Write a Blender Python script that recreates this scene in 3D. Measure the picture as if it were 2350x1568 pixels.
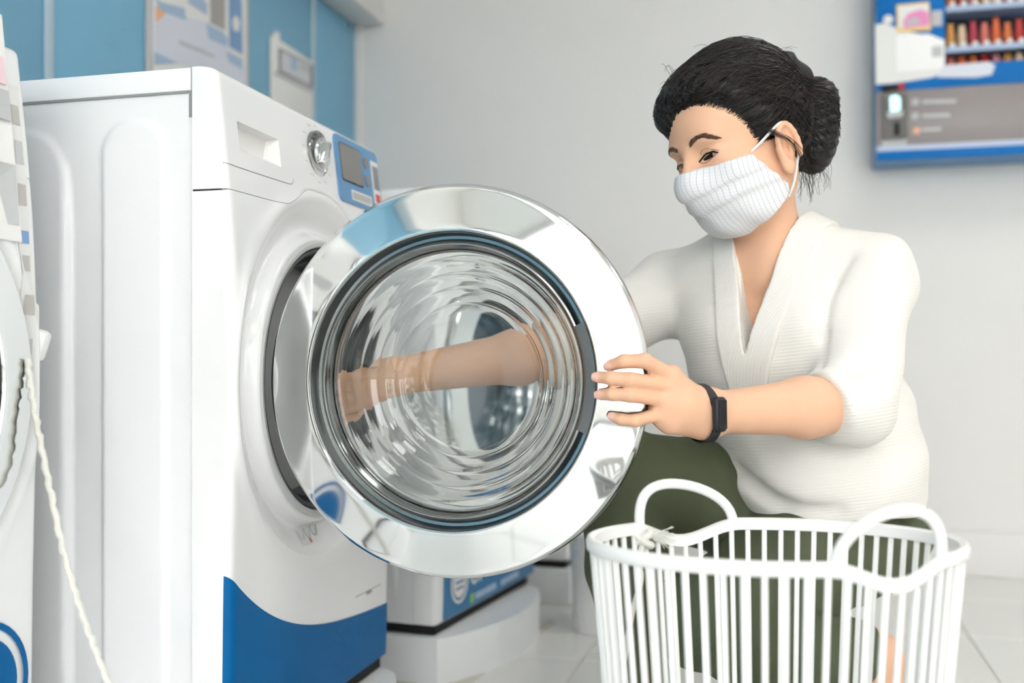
import bpy, bmesh, math, random
import numpy as np
from mathutils import Matrix, Vector
random.seed(7)
RNG = np.random.default_rng(7)
scene = bpy.context.scene
for o in list(bpy.data.objects):
    bpy.data.objects.remove(o)
COL = scene.collection

# ------------------------------------------------------------------ camera
FPX, CX, HY, HC = 2400.0, 1175.0, 838.0, 0.67      # focal length in px, horizon row, eye height
cam_d = bpy.data.cameras.new('camera')
cam = bpy.data.objects.new('camera', cam_d)
COL.objects.link(cam)
cam.location = (0, 0, HC)
cam.rotation_euler = (math.radians(90), 0, 0)
cam_d.sensor_width = 36.0
cam_d.lens = 36.0 * FPX / 2350.0
cam_d.shift_y = (HY - 784.0) / 2350.0
cam_d.clip_start = 0.05
cam_d.dof.use_dof = True
cam_d.dof.focus_distance = 1.46
cam_d.dof.aperture_fstop = 2.3
scene.camera = cam

# ------------------------------------------------------------------ world + exposure
SKY_STRENGTH = 4.4
FILL_STRENGTH = 5.5  # glow of the added ceiling fill panels
world = bpy.data.worlds.new('overcast_sky')
scene.world = world
world.use_nodes = True
wn = world.node_tree.nodes
wn['Background'].inputs[0].default_value = (1.0, 0.99, 0.975, 1)
wn['Background'].inputs[1].default_value = SKY_STRENGTH
vs = scene.view_settings
vs.view_transform = 'Standard'
vs.look = 'None'
vs.exposure = 0.32
vs.gamma = 1.0
vs.use_curve_mapping = False
cy = scene.cycles                      # keep the full-size render quick
cy.use_adaptive_sampling = True
cy.adaptive_threshold = 0.12
cy.adaptive_min_samples = 12
cy.max_bounces = 7
cy.diffuse_bounces = 3
cy.glossy_bounces = 3
cy.transmission_bounces = 7
cy.caustics_reflective = False

# ------------------------------------------------------------------ room axes
ANG = math.radians(14.5)
U = np.array([math.sin(ANG), math.cos(ANG), 0.0])    # along the row of washers, away from the camera
N = np.array([math.cos(ANG), -math.sin(ANG), 0.0])   # out of the washers' fronts
Z = np.array([0, 0, 1.0])
ROT = math.radians(90) - ANG                         # object x axis -> U, object -y axis -> N


def un(u, n, z=0.0):
    return u * U + n * N + z * Z


def P(px, py, d):
    return np.array([(px - CX) / FPX * d, d, HC - (py - HY) / FPX * d])


# ------------------------------------------------------------------ materials
def s2l(c):
    return tuple(((x / 255) / 12.92 if x / 255 <= 0.04045 else ((x / 255 + 0.055) / 1.055) ** 2.4) for x in c)


MATS = {}


def mat(name, rgb, rough=0.5, metal=0.0, coat=0.0, emit=0.0, noise=0.0, nscale=30.0, bump=0.0, bscale=200.0,
        sub=0.0, spec=0.5, sheen=0.0, trans=0.0, ior=1.45):
    if name in MATS:
        return MATS[name]
    m = bpy.data.materials.new(name)
    m.use_nodes = True
    nt = m.node_tree
    b = nt.nodes['Principled BSDF']
    col = s2l(rgb) + (1,)
    b.inputs['Base Color'].default_value = col
    b.inputs['Roughness'].default_value = rough
    b.inputs['Metallic'].default_value = metal
    b.inputs['Coat Weight'].default_value = coat
    b.inputs['Specular IOR Level'].default_value = spec
    b.inputs['IOR'].default_value = ior
    b.inputs['Transmission Weight'].default_value = trans
    b.inputs['Sheen Weight'].default_value = sheen
    if sub:
        b.inputs['Subsurface Weight'].default_value = sub
        b.inputs['Subsurface Radius'].default_value = (1.0, 0.4, 0.2)
        b.inputs['Subsurface Scale'].default_value = 0.012
    if emit:
        b.inputs['Emission Color'].default_value = col
        b.inputs['Emission Strength'].default_value = emit
    tc = nt.nodes.new('ShaderNodeTexCoord')
    if noise > 0.012:
        nz = nt.nodes.new('ShaderNodeTexNoise')
        nz.inputs['Scale'].default_value = nscale
        nz.inputs['Detail'].default_value = 3
        nt.links.new(tc.outputs['Object'], nz.inputs['Vector'])
        mx = nt.nodes.new('ShaderNodeMix')
        mx.data_type = 'RGBA'
        k = 1 - max(noise, 0.012)
        mx.inputs['A'].default_value = (col[0] * k, col[1] * k, col[2] * k, 1)
        mx.inputs['B'].default_value = col
        nt.links.new(nz.outputs['Fac'], mx.inputs['Factor'])
        nt.links.new(mx.outputs['Result'], b.inputs['Base Color'])
    if bump:
        n2 = nt.nodes.new('ShaderNodeTexNoise')
        n2.inputs['Scale'].default_value = bscale
        n2.inputs['Detail'].default_value = 4
        nt.links.new(tc.outputs['Object'], n2.inputs['Vector'])
        bp = nt.nodes.new('ShaderNodeBump')
        bp.inputs['Strength'].default_value = bump
        bp.inputs['Distance'].default_value = 0.002
        nt.links.new(n2.outputs['Fac'], bp.inputs['Height'])
        nt.links.new(bp.outputs['Normal'], b.inputs['Normal'])
    MATS[name] = m
    return m


M_WALL = mat('white wall paint', (237, 236, 234), 0.7, noise=0.02, nscale=3, bump=0.05, bscale=90)
M_CEIL = mat('ceiling paint', (238, 238, 236), 0.8)
M_BLUE = mat('blue wall board', (128, 184, 214), 0.45, noise=0.04, nscale=2)
M_TILE = mat('glossy floor tile', (236, 236, 233), 0.18, noise=0.03, nscale=4)
M_GROUT = mat('beige grout', (205, 203, 192), 0.8)
M_ENAMEL = mat('white enamel', (240, 241, 242), 0.22, coat=0.3, noise=0.012)
M_ENAMEL_SIDE = mat('white painted steel side', (238, 240, 242), 0.3, coat=0.1)
M_PLASTIC = mat('white plastic', (240, 240, 238), 0.35)
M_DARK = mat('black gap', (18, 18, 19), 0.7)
M_SEAM = mat('grey seam', (150, 151, 153), 0.6)
M_SKIRT = mat('blue decal film', (0, 98, 160), 0.42, spec=0.18, noise=0.03, nscale=5)
M_CHROME = mat('polished chrome', (226, 228, 227), 0.07, metal=1.0)
M_BRUSH = mat('dark chrome', (150, 152, 152), 0.12, metal=1.0)
M_STEEL = mat('drum steel', (150, 152, 155), 0.3, metal=1.0)
M_RUBBER = mat('grey rubber gasket', (78, 82, 86), 0.45)
M_LGREY = mat('light grey plastic', (200, 202, 202), 0.35)
M_GRIP = mat('grey door grip', (112, 116, 118), 0.3)
M_DISP = mat('blue display plate', (100, 152, 198), 0.35)
M_SCREEN = mat('grey display screen', (128, 126, 124), 0.25)
M_PAPER = mat('white sticker', (236, 236, 234), 0.5)
M_PALEGREY = mat('pale grey print', (196, 198, 200), 0.5)
M_MIDGREY = mat('grey print', (140, 140, 142), 0.5)
M_RED = mat('red print', (215, 88, 84), 0.5)
M_PINK = mat('pink print', (236, 150, 198), 0.5)
M_YELLOW = mat('yellow print', (244, 206, 120), 0.5)
M_ORANGE = mat('orange print', (240, 186, 150), 0.5)
M_GREEN = mat('green print', (150, 200, 110), 0.5)
M_PRBLUE = mat('pale blue print', (170, 194, 220), 0.5)
M_VBLUE = mat('vending blue', (0, 112, 190), 0.4, spec=0.2)
M_VBLUE2 = mat('vending dull blue', (92, 140, 188), 0.4)
M_VDARK = mat('vending dark interior', (24, 44, 66), 0.5)
M_VGREY = mat('vending grey panel', (150, 142, 142), 0.3)
M_BASKET = mat('white basket plastic', (244, 244, 242), 0.35, coat=0.1)
M_ROPE = mat('white cord', (232, 232, 224), 0.8, bump=0.6, bscale=500)
M_SKIN = mat('skin', (237, 188, 155), 0.5, sub=0.0, noise=0.05, nscale=25, bump=0.06, bscale=600, spec=0.35)
M_NAIL = mat('fingernail', (244, 196, 182), 0.25)
M_LIP = mat('eyelid line', (92, 56, 46), 0.6)
M_EYEW = mat('eye white', (226, 220, 216), 0.2)
M_IRIS = mat('dark iris', (26, 17, 14), 0.08)
M_HAIR = mat('black hair', (19, 16, 16), 0.42, noise=0.5, nscale=60, bump=0.25, bscale=160)
M_STRAND = mat('black hair strand', (24, 20, 19), 0.36)
M_BROWN = mat('brown hair strand', (60, 42, 34), 0.4)
M_BROW = mat('eyebrow hair', (104, 80, 68), 0.7)
M_CLIP = mat('black hair tie', (12, 12, 13), 0.6)
M_BAND = mat('black silicone band', (32, 33, 40), 0.5)
M_BANDSCR = mat('black band screen', (16, 17, 19), 0.12)
M_PANTS = mat('olive trousers', (86, 93, 70), 0.75, noise=0.12, nscale=40, bump=0.2, bscale=420)
M_FILL = mat('lamp diffuser', (255, 253, 248), 0.5, emit=FILL_STRENGTH)  # glowing face of the ceiling panels added as fill
M_FRAME = mat('dark window frame', (46, 48, 50), 0.4)
M_PAVE = mat('grey pavement', (150, 150, 146), 0.8, noise=0.15, nscale=3)
M_LEAF = mat('green leaves', (84, 128, 62), 0.6, noise=0.3, nscale=6)
M_TRUNK = mat('brown bark', (92, 74, 58), 0.8)


def sweater_mat(name, rgb, scale, direction):
    m = mat(name, rgb, 0.9, sheen=0.25, noise=0.02, nscale=20)
    nt = m.node_tree
    b = nt.nodes['Principled BSDF']
    tc = nt.nodes.new('ShaderNodeTexCoord')
    mp = nt.nodes.new('ShaderNodeMapping')
    mp.inputs['Rotation'].default_value = direction
    nt.links.new(tc.outputs['Object'], mp.inputs['Vector'])
    wv = nt.nodes.new('ShaderNodeTexWave')
    wv.bands_direction = 'Z'
    wv.inputs['Scale'].default_value = scale
    wv.inputs['Distortion'].default_value = 0.6
    nt.links.new(mp.outputs['Vector'], wv.inputs['Vector'])
    nz = nt.nodes.new('ShaderNodeTexNoise')
    nz.inputs['Scale'].default_value = 350
    nt.links.new(tc.outputs['Object'], nz.inputs['Vector'])
    ad = nt.nodes.new('ShaderNodeMath')
    ad.operation = 'ADD'
    nt.links.new(wv.outputs['Fac'], ad.inputs[0])
    nt.links.new(nz.outputs['Fac'], ad.inputs[1])
    bp = nt.nodes.new('ShaderNodeBump')
    bp.inputs['Strength'].default_value = 0.22
    bp.inputs['Distance'].default_value = 0.0012
    nt.links.new(ad.outputs[0], bp.inputs['Height'])
    nt.links.new(bp.outputs['Normal'], b.inputs['Normal'])
    return m


M_SWEATER = sweater_mat('cream knit', (236, 233, 227), 62, (0.0, 0.12, 0))
M_COLLAR = sweater_mat('cream ribbed knit', (236, 233, 227), 80, (1.2, 0.3, 0))


# ------------------------------------------------------------------ mesh helpers
class MB:
    def __init__(self):
        self.v, self.f = [], []

    def add(self, vs, fs):
        o = len(self.v)
        self.v += [tuple(float(c) for c in p) for p in vs]
        self.f += [tuple(i + o for i in q) for q in fs]
        return self

    def box(self, c, s, r=0.0, M=None, seg=2):
        bm = bmesh.new()
        bmesh.ops.create_cube(bm, size=1.0)
        bmesh.ops.scale(bm, vec=Vector(s), verts=bm.verts)
        if r > 0:
            bmesh.ops.bevel(bm, geom=list(bm.edges), offset=min(r, min(s) * 0.49), segments=seg, profile=0.5, affect='EDGES')
        T = Matrix.Translation(Vector(c))
        if M is not None:
            T = M @ T
        bm.transform(T)
        bm.verts.index_update()
        self.add([v.co for v in bm.verts], [[l.index for l in f.verts] for f in bm.faces])
        bm.free()
        return self

    def tube(self, pts, r, n=8, closed=False, cap=True):
        pts = [np.asarray(p, float) for p in pts]
        m = len(pts)
        rs = r if hasattr(r, '__len__') else [r] * m
        vs, fs = [], []
        prev = None
        for i in range(m):
            if closed:
                t = pts[(i + 1) % m] - pts[i - 1]
            else:
                t = pts[min(i + 1, m - 1)] - pts[max(i - 1, 0)]
            t = t / (np.linalg.norm(t) + 1e-12)
            if prev is None:
                a = np.array([0, 0, 1.0]) if abs(t[2]) < 0.9 else np.array([1.0, 0, 0])
            else:
                a = prev
            x = a - t * (a @ t)
            x /= np.linalg.norm(x) + 1e-12
            prev = x
            y = np.cross(t, x)
            for k in range(n):
                q = 2 * math.pi * k / n
                vs.append(pts[i] + rs[i] * (math.cos(q) * x + math.sin(q) * y))
        segs = m if closed else m - 1
        for i in range(segs):
            for k in range(n):
                a, b = i * n + k, i * n + (k + 1) % n
                c, d = ((i + 1) % m) * n + (k + 1) % n, ((i + 1) % m) * n + k
                fs.append((a, b, c, d))
        if cap and not closed:
            fs.append(tuple(range(n - 1, -1, -1)))
            fs.append(tuple((m - 1) * n + k for k in range(n)))
        return self.add(vs, fs)

    def lathe(self, prof, n=96, axis='-y', c=(0, 0, 0), a0=0.0, a1=2 * math.pi):
        """prof: (r, a) with a measured along the axis."""
        full = abs(a1 - a0 - 2 * math.pi) < 1e-6
        nn = n if full else n + 1
        vs, fs = [], []
        for (r, a) in prof:
            for k in range(nn):
                q = a0 + (a1 - a0) * k / n
                x, z = r * math.cos(q), r * math.sin(q)
                if axis == '-y':
                    vs.append((c[0] + x, c[1] - a, c[2] + z))
                else:
                    vs.append((c[0] + x, c[1] + z, c[2] + a))
        for i in range(len(prof) - 1):
            for k in range(n):
                k2 = (k + 1) % nn
                if axis == '-y':
                    fs.append((i * nn + k, (i + 1) * nn + k, (i + 1) * nn + k2, i * nn + k2))
                else:
                    fs.append((i * nn + k, i * nn + k2, (i + 1) * nn + k2, (i + 1) * nn + k))
        return self.add(vs, fs)

    def grid(self, rows, skip=None):
        m, n = len(rows), len(rows[0])
        vs = [p for row in rows for p in row]
        fs = []
        for i in range(m - 1):
            for j in range(n - 1):
                if skip and skip(i, j):
                    continue
                fs.append((i * n + j, i * n + j + 1, (i + 1) * n + j + 1, (i + 1) * n + j))
        return self.add(vs, fs)

    def prism(self, poly, z0, z1):
        n = len(poly)
        vs = [(x, y, z0) for x, y in poly] + [(x, y, z1) for x, y in poly]
        fs = [tuple(range(n - 1, -1, -1)), tuple(range(n, 2 * n))]
        fs += [(i, (i + 1) % n, n + (i + 1) % n, n + i) for i in range(n)]
        return self.add(vs, fs)

    def mesh(self, name, m, smooth=True, angle=35, fix=True):
        me = bpy.data.meshes.new(name)
        me.from_pydata(self.v, [], self.f)
        if fix:
            bm = bmesh.new()
            bm.from_mesh(me)
            bmesh.ops.remove_doubles(bm, verts=bm.verts, dist=1e-6)
            bmesh.ops.recalc_face_normals(bm, faces=bm.faces)
            bm.to_mesh(me)
            bm.free()
        me.materials.append(m)
        if smooth:
            me.shade_smooth()
            me.set_sharp_from_angle(angle=math.radians(angle))
        return me

    def build(self, name, m, parent=None, smooth=True, angle=35, fix=True):
        return link(name, self.mesh(name, m, smooth, angle, fix), parent)


def link(name, data, parent=None):
    o = bpy.data.objects.new(name, data)
    COL.objects.link(o)
    if parent is not None:
        o.parent = parent
    return o


def tag(o, label=None, cat=None, group=None, kind=None):
    if label:
        o['label'] = label
    if cat:
        o['category'] = cat
    if group:
        o['group'] = group
    if kind:
        o['kind'] = kind
    return o


def empty(name, loc, rz=0.0):
    o = bpy.data.objects.new(name, None)
    COL.objects.link(o)
    o.location = tuple(loc)
    o.rotation_euler = (0, 0, rz)
    o.empty_display_size = 0.1
    return o


def copy_tree(o, parent=None):
    c = o.copy()
    COL.objects.link(c)
    c.parent = parent
    for ch in list(o.children):
        copy_tree(ch, c)
    return c


def text_mesh(name, body, size, m, parent, loc, rot=(math.radians(90), 0, 0), extrude=0.0005, shear=0.0):
    cu = bpy.data.curves.new(name, 'FONT')
    cu.body = body
    cu.size = size
    cu.extrude = extrude
    cu.shear = shear
    cu.resolution_u = 3
    ob = bpy.data.objects.new(name, cu)
    COL.objects.link(ob)
    bpy.context.view_layer.update()
    me = bpy.data.meshes.new_from_object(ob.evaluated_get(bpy.context.evaluated_depsgraph_get()))
    bpy.data.objects.remove(ob)
    me.name = name
    me.materials.clear()
    me.materials.append(m)
    o = link(name, me, parent)
    o.location = loc
    o.rotation_euler = rot
    return o


# ------------------------------------------------------------------ signed-distance modelling
def smin(a, b, k):
    if k <= 0:
        return np.minimum(a, b)
    h = np.maximum(k - np.abs(a - b), 0) / k
    return np.minimum(a, b) - h * h * k * 0.25


def smax(a, b, k):
    return -smin(-a, -b, k)


class RC:                       # round cone
    def __init__(s, a, b, ra, rb, k=0.01, op='+', cut=None):
        s.a, s.b, s.ra, s.rb, s.k, s.op, s.cut = np.asarray(a, float), np.asarray(b, float), ra, rb, k, op, cut
        s.c = (s.a + s.b) / 2
        s.r = np.linalg.norm(s.b - s.a) / 2 + max(ra, rb)

    def ev(s, p):
        ba = s.b - s.a
        l2 = ba @ ba + 1e-12
        pa = p - s.a
        t = np.clip(pa @ ba / l2, 0, 1)
        d = np.linalg.norm(pa - t[:, None] * ba, axis=1) - (s.ra + (s.rb - s.ra) * t)
        if s.cut is not None:
            q, nn, kk = s.cut
            d = smax(d, (p - q) @ nn, kk)
        return d


class EL:                       # oriented ellipsoid, axes = 3x3 rows
    def __init__(s, c, r, axes=None, k=0.01, op='+', cut=None):
        s.c = np.asarray(c, float)
        s.rr = np.asarray(r, float)
        s.A = np.eye(3) if axes is None else np.asarray(axes, float)
        s.k, s.op, s.cut = k, op, cut
        s.r = float(max(s.rr))

    def ev(s, p):
        q = (p - s.c) @ s.A.T
        k0 = np.linalg.norm(q / s.rr, axis=1)
        k1 = np.linalg.norm(q / (s.rr * s.rr), axis=1) + 1e-9
        d = np.where(k0 < 1e-4, -min(s.rr), k0 * (k0 - 1.0) / k1)
        if s.cut is not None:
            for (qq, nn, kk) in s.cut:
                d = smax(d, (p - qq) @ nn, kk)
        return d


class GR:                       # group blended on its own first
    def __init__(s, items, k=0.003, op='+'):
        s.items, s.k, s.op = items, k, op
        cs = np.array([i.c for i in items])
        s.c = cs.mean(0)
        s.r = max(np.linalg.norm(i.c - s.c) + i.r for i in items)

    def ev(s, p):
        return ev_ops(s.items, p)


class FN:                       # any function with a bounding sphere
    def __init__(s, fn, c, r, k=0.004, op='+'):
        s.fn, s.c, s.r, s.k, s.op = fn, np.asarray(c, float), r, k, op

    def ev(s, p):
        return s.fn(p)


def ev_ops(ops, p):
    d = np.full(len(p), 9.0)
    for o in ops:
        e = o.ev(p)
        if o.op == '+':
            d = smin(d, e, o.k)
        elif o.op == '-':
            d = smax(d, -e, o.k)
        else:
            d = smax(d, e, o.k)
    return d


def sdf_mesh(ops, vox, B=12):
    plus = [o for o in ops if o.op == '+']
    lo = np.min([o.c - o.r for o in plus], axis=0) - 3 * vox
    hi = np.max([o.c + o.r for o in plus], axis=0) + 3 * vox
    nb = np.ceil((hi - lo) / (B * vox)).astype(int)
    n = nb * B + 2
    half = B * vox / 2
    diag = half * math.sqrt(3)
    g = np.stack(np.meshgrid(*[np.arange(k) for k in nb], indexing='ij'), -1).reshape(-1, 3)
    cen = lo + (g + 0.5) * B * vox
    act = np.zeros(len(g), bool)
    near = {}
    for oi, o in enumerate(ops):
        dist = np.linalg.norm(cen - o.c, axis=1)
        near[oi] = dist < o.r + diag + o.k + 0.022
        if o.op == '+':
            act |= near[oi]
        if o.op == '&':
            near[oi][:] = True
    loc = np.stack(np.meshgrid(*[np.arange(B + 1)] * 3, indexing='ij'), -1).reshape(-1, 3)
    cellid, cellpos, quads = [], [], []
    NY, NZ = int(n[1]) + 2, int(n[2]) + 2

    def gid(i):
        return ((i[..., 0] + 1) * NY + i[..., 1] + 1) * NZ + i[..., 2] + 1
    corners = np.array([[i, j, k] for i in (0, 1) for j in (0, 1) for k in (0, 1)])
    edges = [(a, b) for a in range(8) for b in range(a + 1, 8) if np.abs(corners[a] - corners[b]).sum() == 1]
    for bi in np.nonzero(act)[0]:
        lst = [ops[oi] for oi in range(len(ops)) if near[oi][bi]]
        dc = ev_ops(lst, cen[bi][None])[0]
        if abs(dc) > diag * 2.0 + 0.008:
            continue
        base = g[bi] * B
        pts = lo + (base + loc) * vox
        D = ev_ops(lst, pts).reshape(B + 1, B + 1, B + 1)
        S = D < 0
        if S.all() or not S.any():
            continue
        C = np.stack([S[a:B + a, b:B + b, c:B + c] for a, b, c in corners], -1)
        s = C.sum(-1)
        ci = np.argwhere((s > 0) & (s < 8))
        V = np.stack([D[ci[:, 0] + a, ci[:, 1] + b, ci[:, 2] + c] for a, b, c in corners], -1)
        acc = np.zeros((len(ci), 3))
        cnt = np.zeros(len(ci))
        for a, b in edges:
            va, vb = V[:, a], V[:, b]
            m = (va < 0) != (vb < 0)
            t = np.where(m, va / np.where(m, va - vb, 1), 0)
            acc += m[:, None] * (corners[a] + t[:, None] * (corners[b] - corners[a]))
            cnt += m
        cellid.append(gid(ci + base))
        cellpos.append(lo + (ci + base + acc / cnt[:, None]) * vox)
        for ax in range(3):
            o1, o2 = [(1, 2), (2, 0), (0, 1)][ax]
            sl0 = [slice(0, B)] * 3
            sl1 = [slice(0, B)] * 3
            sl1[ax] = slice(1, B + 1)
            A, Bv = S[tuple(sl0)], S[tuple(sl1)]
            e = np.argwhere(A != Bv)
            if not len(e):
                continue
            ins = A[e[:, 0], e[:, 1], e[:, 2]]
            e = e + base
            d1 = np.zeros(3, int)
            d1[o1] = 1
            d2 = np.zeros(3, int)
            d2[o2] = 1
            q = np.stack([gid(e - d1 - d2), gid(e - d2), gid(e), gid(e - d1)], 1)
            q[~ins] = q[~ins][:, ::-1]
            quads.append(q)
    ids = np.concatenate(cellid)
    pos = np.concatenate(cellpos)
    order = np.argsort(ids)
    ids, pos = ids[order], pos[order]
    Q = np.concatenate(quads)
    idx = np.searchsorted(ids, Q)
    idx = np.minimum(idx, len(ids) - 1)
    ok = (ids[idx] == Q).all(1)
    return pos, idx[ok]


def np_mesh(name, v, f, m):
    me = bpy.data.meshes.new(name)
    me.vertices.add(len(v))
    me.vertices.foreach_set('co', np.asarray(v, np.float32).ravel())
    k = f.shape[1]
    me.loops.add(len(f) * k)
    me.loops.foreach_set('vertex_index', f.astype(np.int32).ravel())
    me.polygons.add(len(f))
    me.polygons.foreach_set('loop_start', np.arange(0, len(f) * k, k, dtype=np.int32))
    me.update(calc_edges=True)
    me.validate()
    me.materials.append(m)
    me.shade_smooth()
    return me


def sdf_obj(name, ops, vox, m, parent, disp=None):
    v, f = sdf_mesh(ops, vox)
    me = np_mesh(name, v, f, m)
    if disp is not None:
        nr = np.zeros(len(v) * 3, np.float32)
        me.vertices.foreach_get('normal', nr)
        nr = nr.reshape(-1, 3)
        v2 = v + nr * disp(v)[:, None]
        me.vertices.foreach_set('co', v2.astype(np.float32).ravel())
        me.update()
    return link(name, me, parent)


def ev_project(ops, p, it=4, off=0.0):
    h = 0.0015
    for _ in range(it):
        d = ev_ops(ops, p) - off
        gr = np.stack([ev_ops(ops, p + np.eye(3)[i] * h) - ev_ops(ops, p - np.eye(3)[i] * h) for i in range(3)], 1)
        gr /= np.linalg.norm(gr, axis=1)[:, None] + 1e-9
        p = p - gr * np.clip(d, -0.03, 0.03)[:, None]
    return p


def cr(pts, per=8):
    """Catmull-Rom through pts."""
    pts = [np.asarray(p, float) for p in pts]
    q = [2 * pts[0] - pts[1]] + pts + [2 * pts[-1] - pts[-2]]
    out = []
    for i in range(1, len(q) - 2):
        for s in range(per):
            t = s / per
            out.append(0.5 * ((2 * q[i]) + (-q[i - 1] + q[i + 1]) * t + (2 * q[i - 1] - 5 * q[i] + 4 * q[i + 1] - q[i + 2]) * t * t
                              + (-q[i - 1] + 3 * q[i] - 3 * q[i + 1] + q[i + 2]) * t ** 3))
    out.append(pts[-1])
    return out

# ================================================================== THE ROOM
UB, UF, NL, NR, ZC = -2.4, 3.595, -1.524, 3.0, 2.75


def room_box(name, m, boxes, kind='structure', label=None, parent=None, r=0.0):
    """boxes: (u0,u1,n0,n1,z0,z1) in room axes."""
    mb = MB()
    for (u0, u1, n0, n1, z0, z1) in boxes:
        mb.box(((u0 + u1) / 2, -(n0 + n1) / 2, (z0 + z1) / 2), (u1 - u0, n1 - n0, z1 - z0), r)
    o = mb.build(name, m, parent)
    if parent is None:
        o.rotation_euler = (0, 0, ROT)
        tag(o, kind=kind, label=label)
    return o


floor = room_box('floor', M_GROUT, [(UB, UF, NL, NR, -0.06, -0.002)], label='pale glossy tiled floor')
TS = 0.4425
tile_me = MB().box((0, 0, 0), (TS - 0.004, TS - 0.004, 0.012), 0.0012, seg=1).mesh('tile', M_TILE)
k0 = int((UB - 0.13) // TS)
for i in range(k0, 9):
    for j in range(-5, 7):
        uc, nc = 0.13 + (i + 0.5) * TS, 0.445 + (j + 0.5) * TS
        if uc < UB or uc > UF + 0.1 or nc < NL - 0.1 or nc > NR:
            continue
        t = link('tile', tile_me, floor)
        t.location = (uc, -nc, -0.006)
room_box('ceiling', M_CEIL, [(UB, UF, NL, NR, ZC, ZC + 0.1)], label='white ceiling')
room_box('wall_far', M_WALL, [(UF, UF + 0.12, NL - 0.1, NR + 0.1, 0, ZC)], label='plain white wall behind the kneeling person')
room_box('baseboard_far', M_WALL, [(UF - 0.022, UF, NL + 0.1, NR, 0.0, 0.142)], label='white tiled skirting along the far wall', r=0.003)
room_box('wall_right', M_WALL, [(UB, UF, NR, NR + 0.12, 0, ZC)], label='white side wall')
wl = room_box('wall_left', M_BLUE, [(UB, UF, NL - 0.12, NL - 0.01, 0, ZC)], label='light blue panelled wall behind the washers')
pan_edges = [UB, -1.3, -0.2, 0.85, 1.92, 3.223, UF]
for a, b in zip(pan_edges[:-1], pan_edges[1:]):
    room_box('wall_panel', M_BLUE, [(a + 0.003, b - 0.003, NL - 0.011, NL, 0, ZC)], parent=wl, r=0.002)
for a in (1.92, 3.223):
    room_box('joint_strip', mat('pale joint strip', (186, 208, 222), 0.4), [(a - 0.014, a + 0.014, NL, NL + 0.006, 0, ZC)], parent=wl, r=0.002)
room_box('trim_1', M_WALL, [(UB, UF, NL, -1.41, 1.915, ZC)], label='white boxed soffit above the blue wall', r=0.006)
room_box('trim_2', M_WALL, [(UF - 0.014, UF, NL, NL + 0.02, 0, 1.915)], label='white corner bead where blue meets white wall')

# open shopfront behind the camera: it lets the daylight in
sf = room_box('window_1', M_FRAME, [(UB - 0.1, UB, NL - 0.1, NR + 0.1, 2.70, ZC + 0.1), (UB - 0.1, UB, NL - 0.1, NR + 0.1, 0, 0.05)],
              label='dark framed open shopfront')
for q in (NL + 0.02, -1.2, 1.9, NR):
    room_box('mullion', M_FRAME, [(UB - 0.08, UB - 0.02, q - 0.035, q + 0.035, 0.05, 2.70)], parent=sf)
room_box('transom', M_FRAME, [(UB - 0.07, UB - 0.03, NL, -1.2, 2.05, 2.11)], parent=sf)
pv = MB().box((0, 0, -0.13), (60, 60, 0.1)).build('pavement', M_PAVE)
tag(pv, 'grey pavement outside the shopfront', kind='structure')


def shrub(loc, h, r, label):
    root = empty('shrub', loc)
    MB().tube([(0, 0, 0), (0.02, 0.01, h * 0.35), (0, 0, h * 0.7)], [0.04, 0.03, 0.015]).build('trunk', M_TRUNK, root)
    mb = MB()
    for _ in range(900):
        d = RNG.normal(size=3)
        d /= np.linalg.norm(d)
        c = np.array([d[0] * r, d[1] * r, h * 0.6 + d[2] * h * 0.42]) * np.array([1, 1, 1]) * 1.0
        c[:2] *= RNG.uniform(0.5, 1.0)
        a = RNG.normal(size=3)
        a /= np.linalg.norm(a)
        b = np.cross(a, d)
        b /= np.linalg.norm(b) + 1e-9
        s = RNG.uniform(0.06, 0.12)
        mb.add([c - a * s, c + b * s * 0.4, c + a * s, c - b * s * 0.4], [(0, 1, 2, 3)])
    f = mb.build('foliage', M_LEAF, root, smooth=False, fix=False)
    f['kind'] = 'stuff'
    tag(root, label, 'shrub', 'shrubs outside')


shrub(un(-5.2, -1.6, -0.08), 2.2, 0.9, 'leafy green shrub outside, mirrored low in the door glass')
shrub(un(-5.6, 0.4, -0.08), 1.9, 0.8, 'leafy green shrub outside, nearest the middle of the shopfront')
shrub(un(-5.4, 2.4, -0.08), 2.4, 1.0, 'tall leafy green shrub outside the right end of the shopfront')

# unseen glowing ceiling panels, added to even out the room's brightness
fill0 = None
for i, (uu, nn) in enumerate([(-1.2, 0.7), (-1.2, 2.1), (0.5, 0.7), (0.5, 2.1), (2.3, 0.7), (2.3, 2.1)]):
    root = empty('ceiling_lamp', un(uu, nn, ZC), ROT)
    if fill0 is None:
        a = MB()
        for sx, sy, lx, ly in ((0, 1, 0.64, 0.02), (0, -1, 0.64, 0.02), (1, 0, 0.02, 0.6), (-1, 0, 0.02, 0.6)):
            a.box((sx * 0.31, sy * 0.31, -0.015), (lx, ly, 0.03), 0.003)
        fill0 = (a.mesh('lamp_frame', M_PLASTIC), MB().box((0, 0, -0.012), (0.6, 0.6, 0.012)).mesh('diffuser', M_FILL, False))
    link('lamp_frame', fill0[0], root)
    link('diffuser', fill0[1], root)
    tag(root, ['square ceiling light panel nearest the shopfront on the washer side', 'square ceiling light panel nearest the shopfront, away from the washers',
               'square ceiling light panel above the washers, middle row', 'square ceiling light panel, middle row away from the washers',
               'square ceiling light panel near the far wall above the washers', 'square ceiling light panel near the far wall, away from the washers'][i],
        'lamp', 'ceiling light panels')

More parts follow.
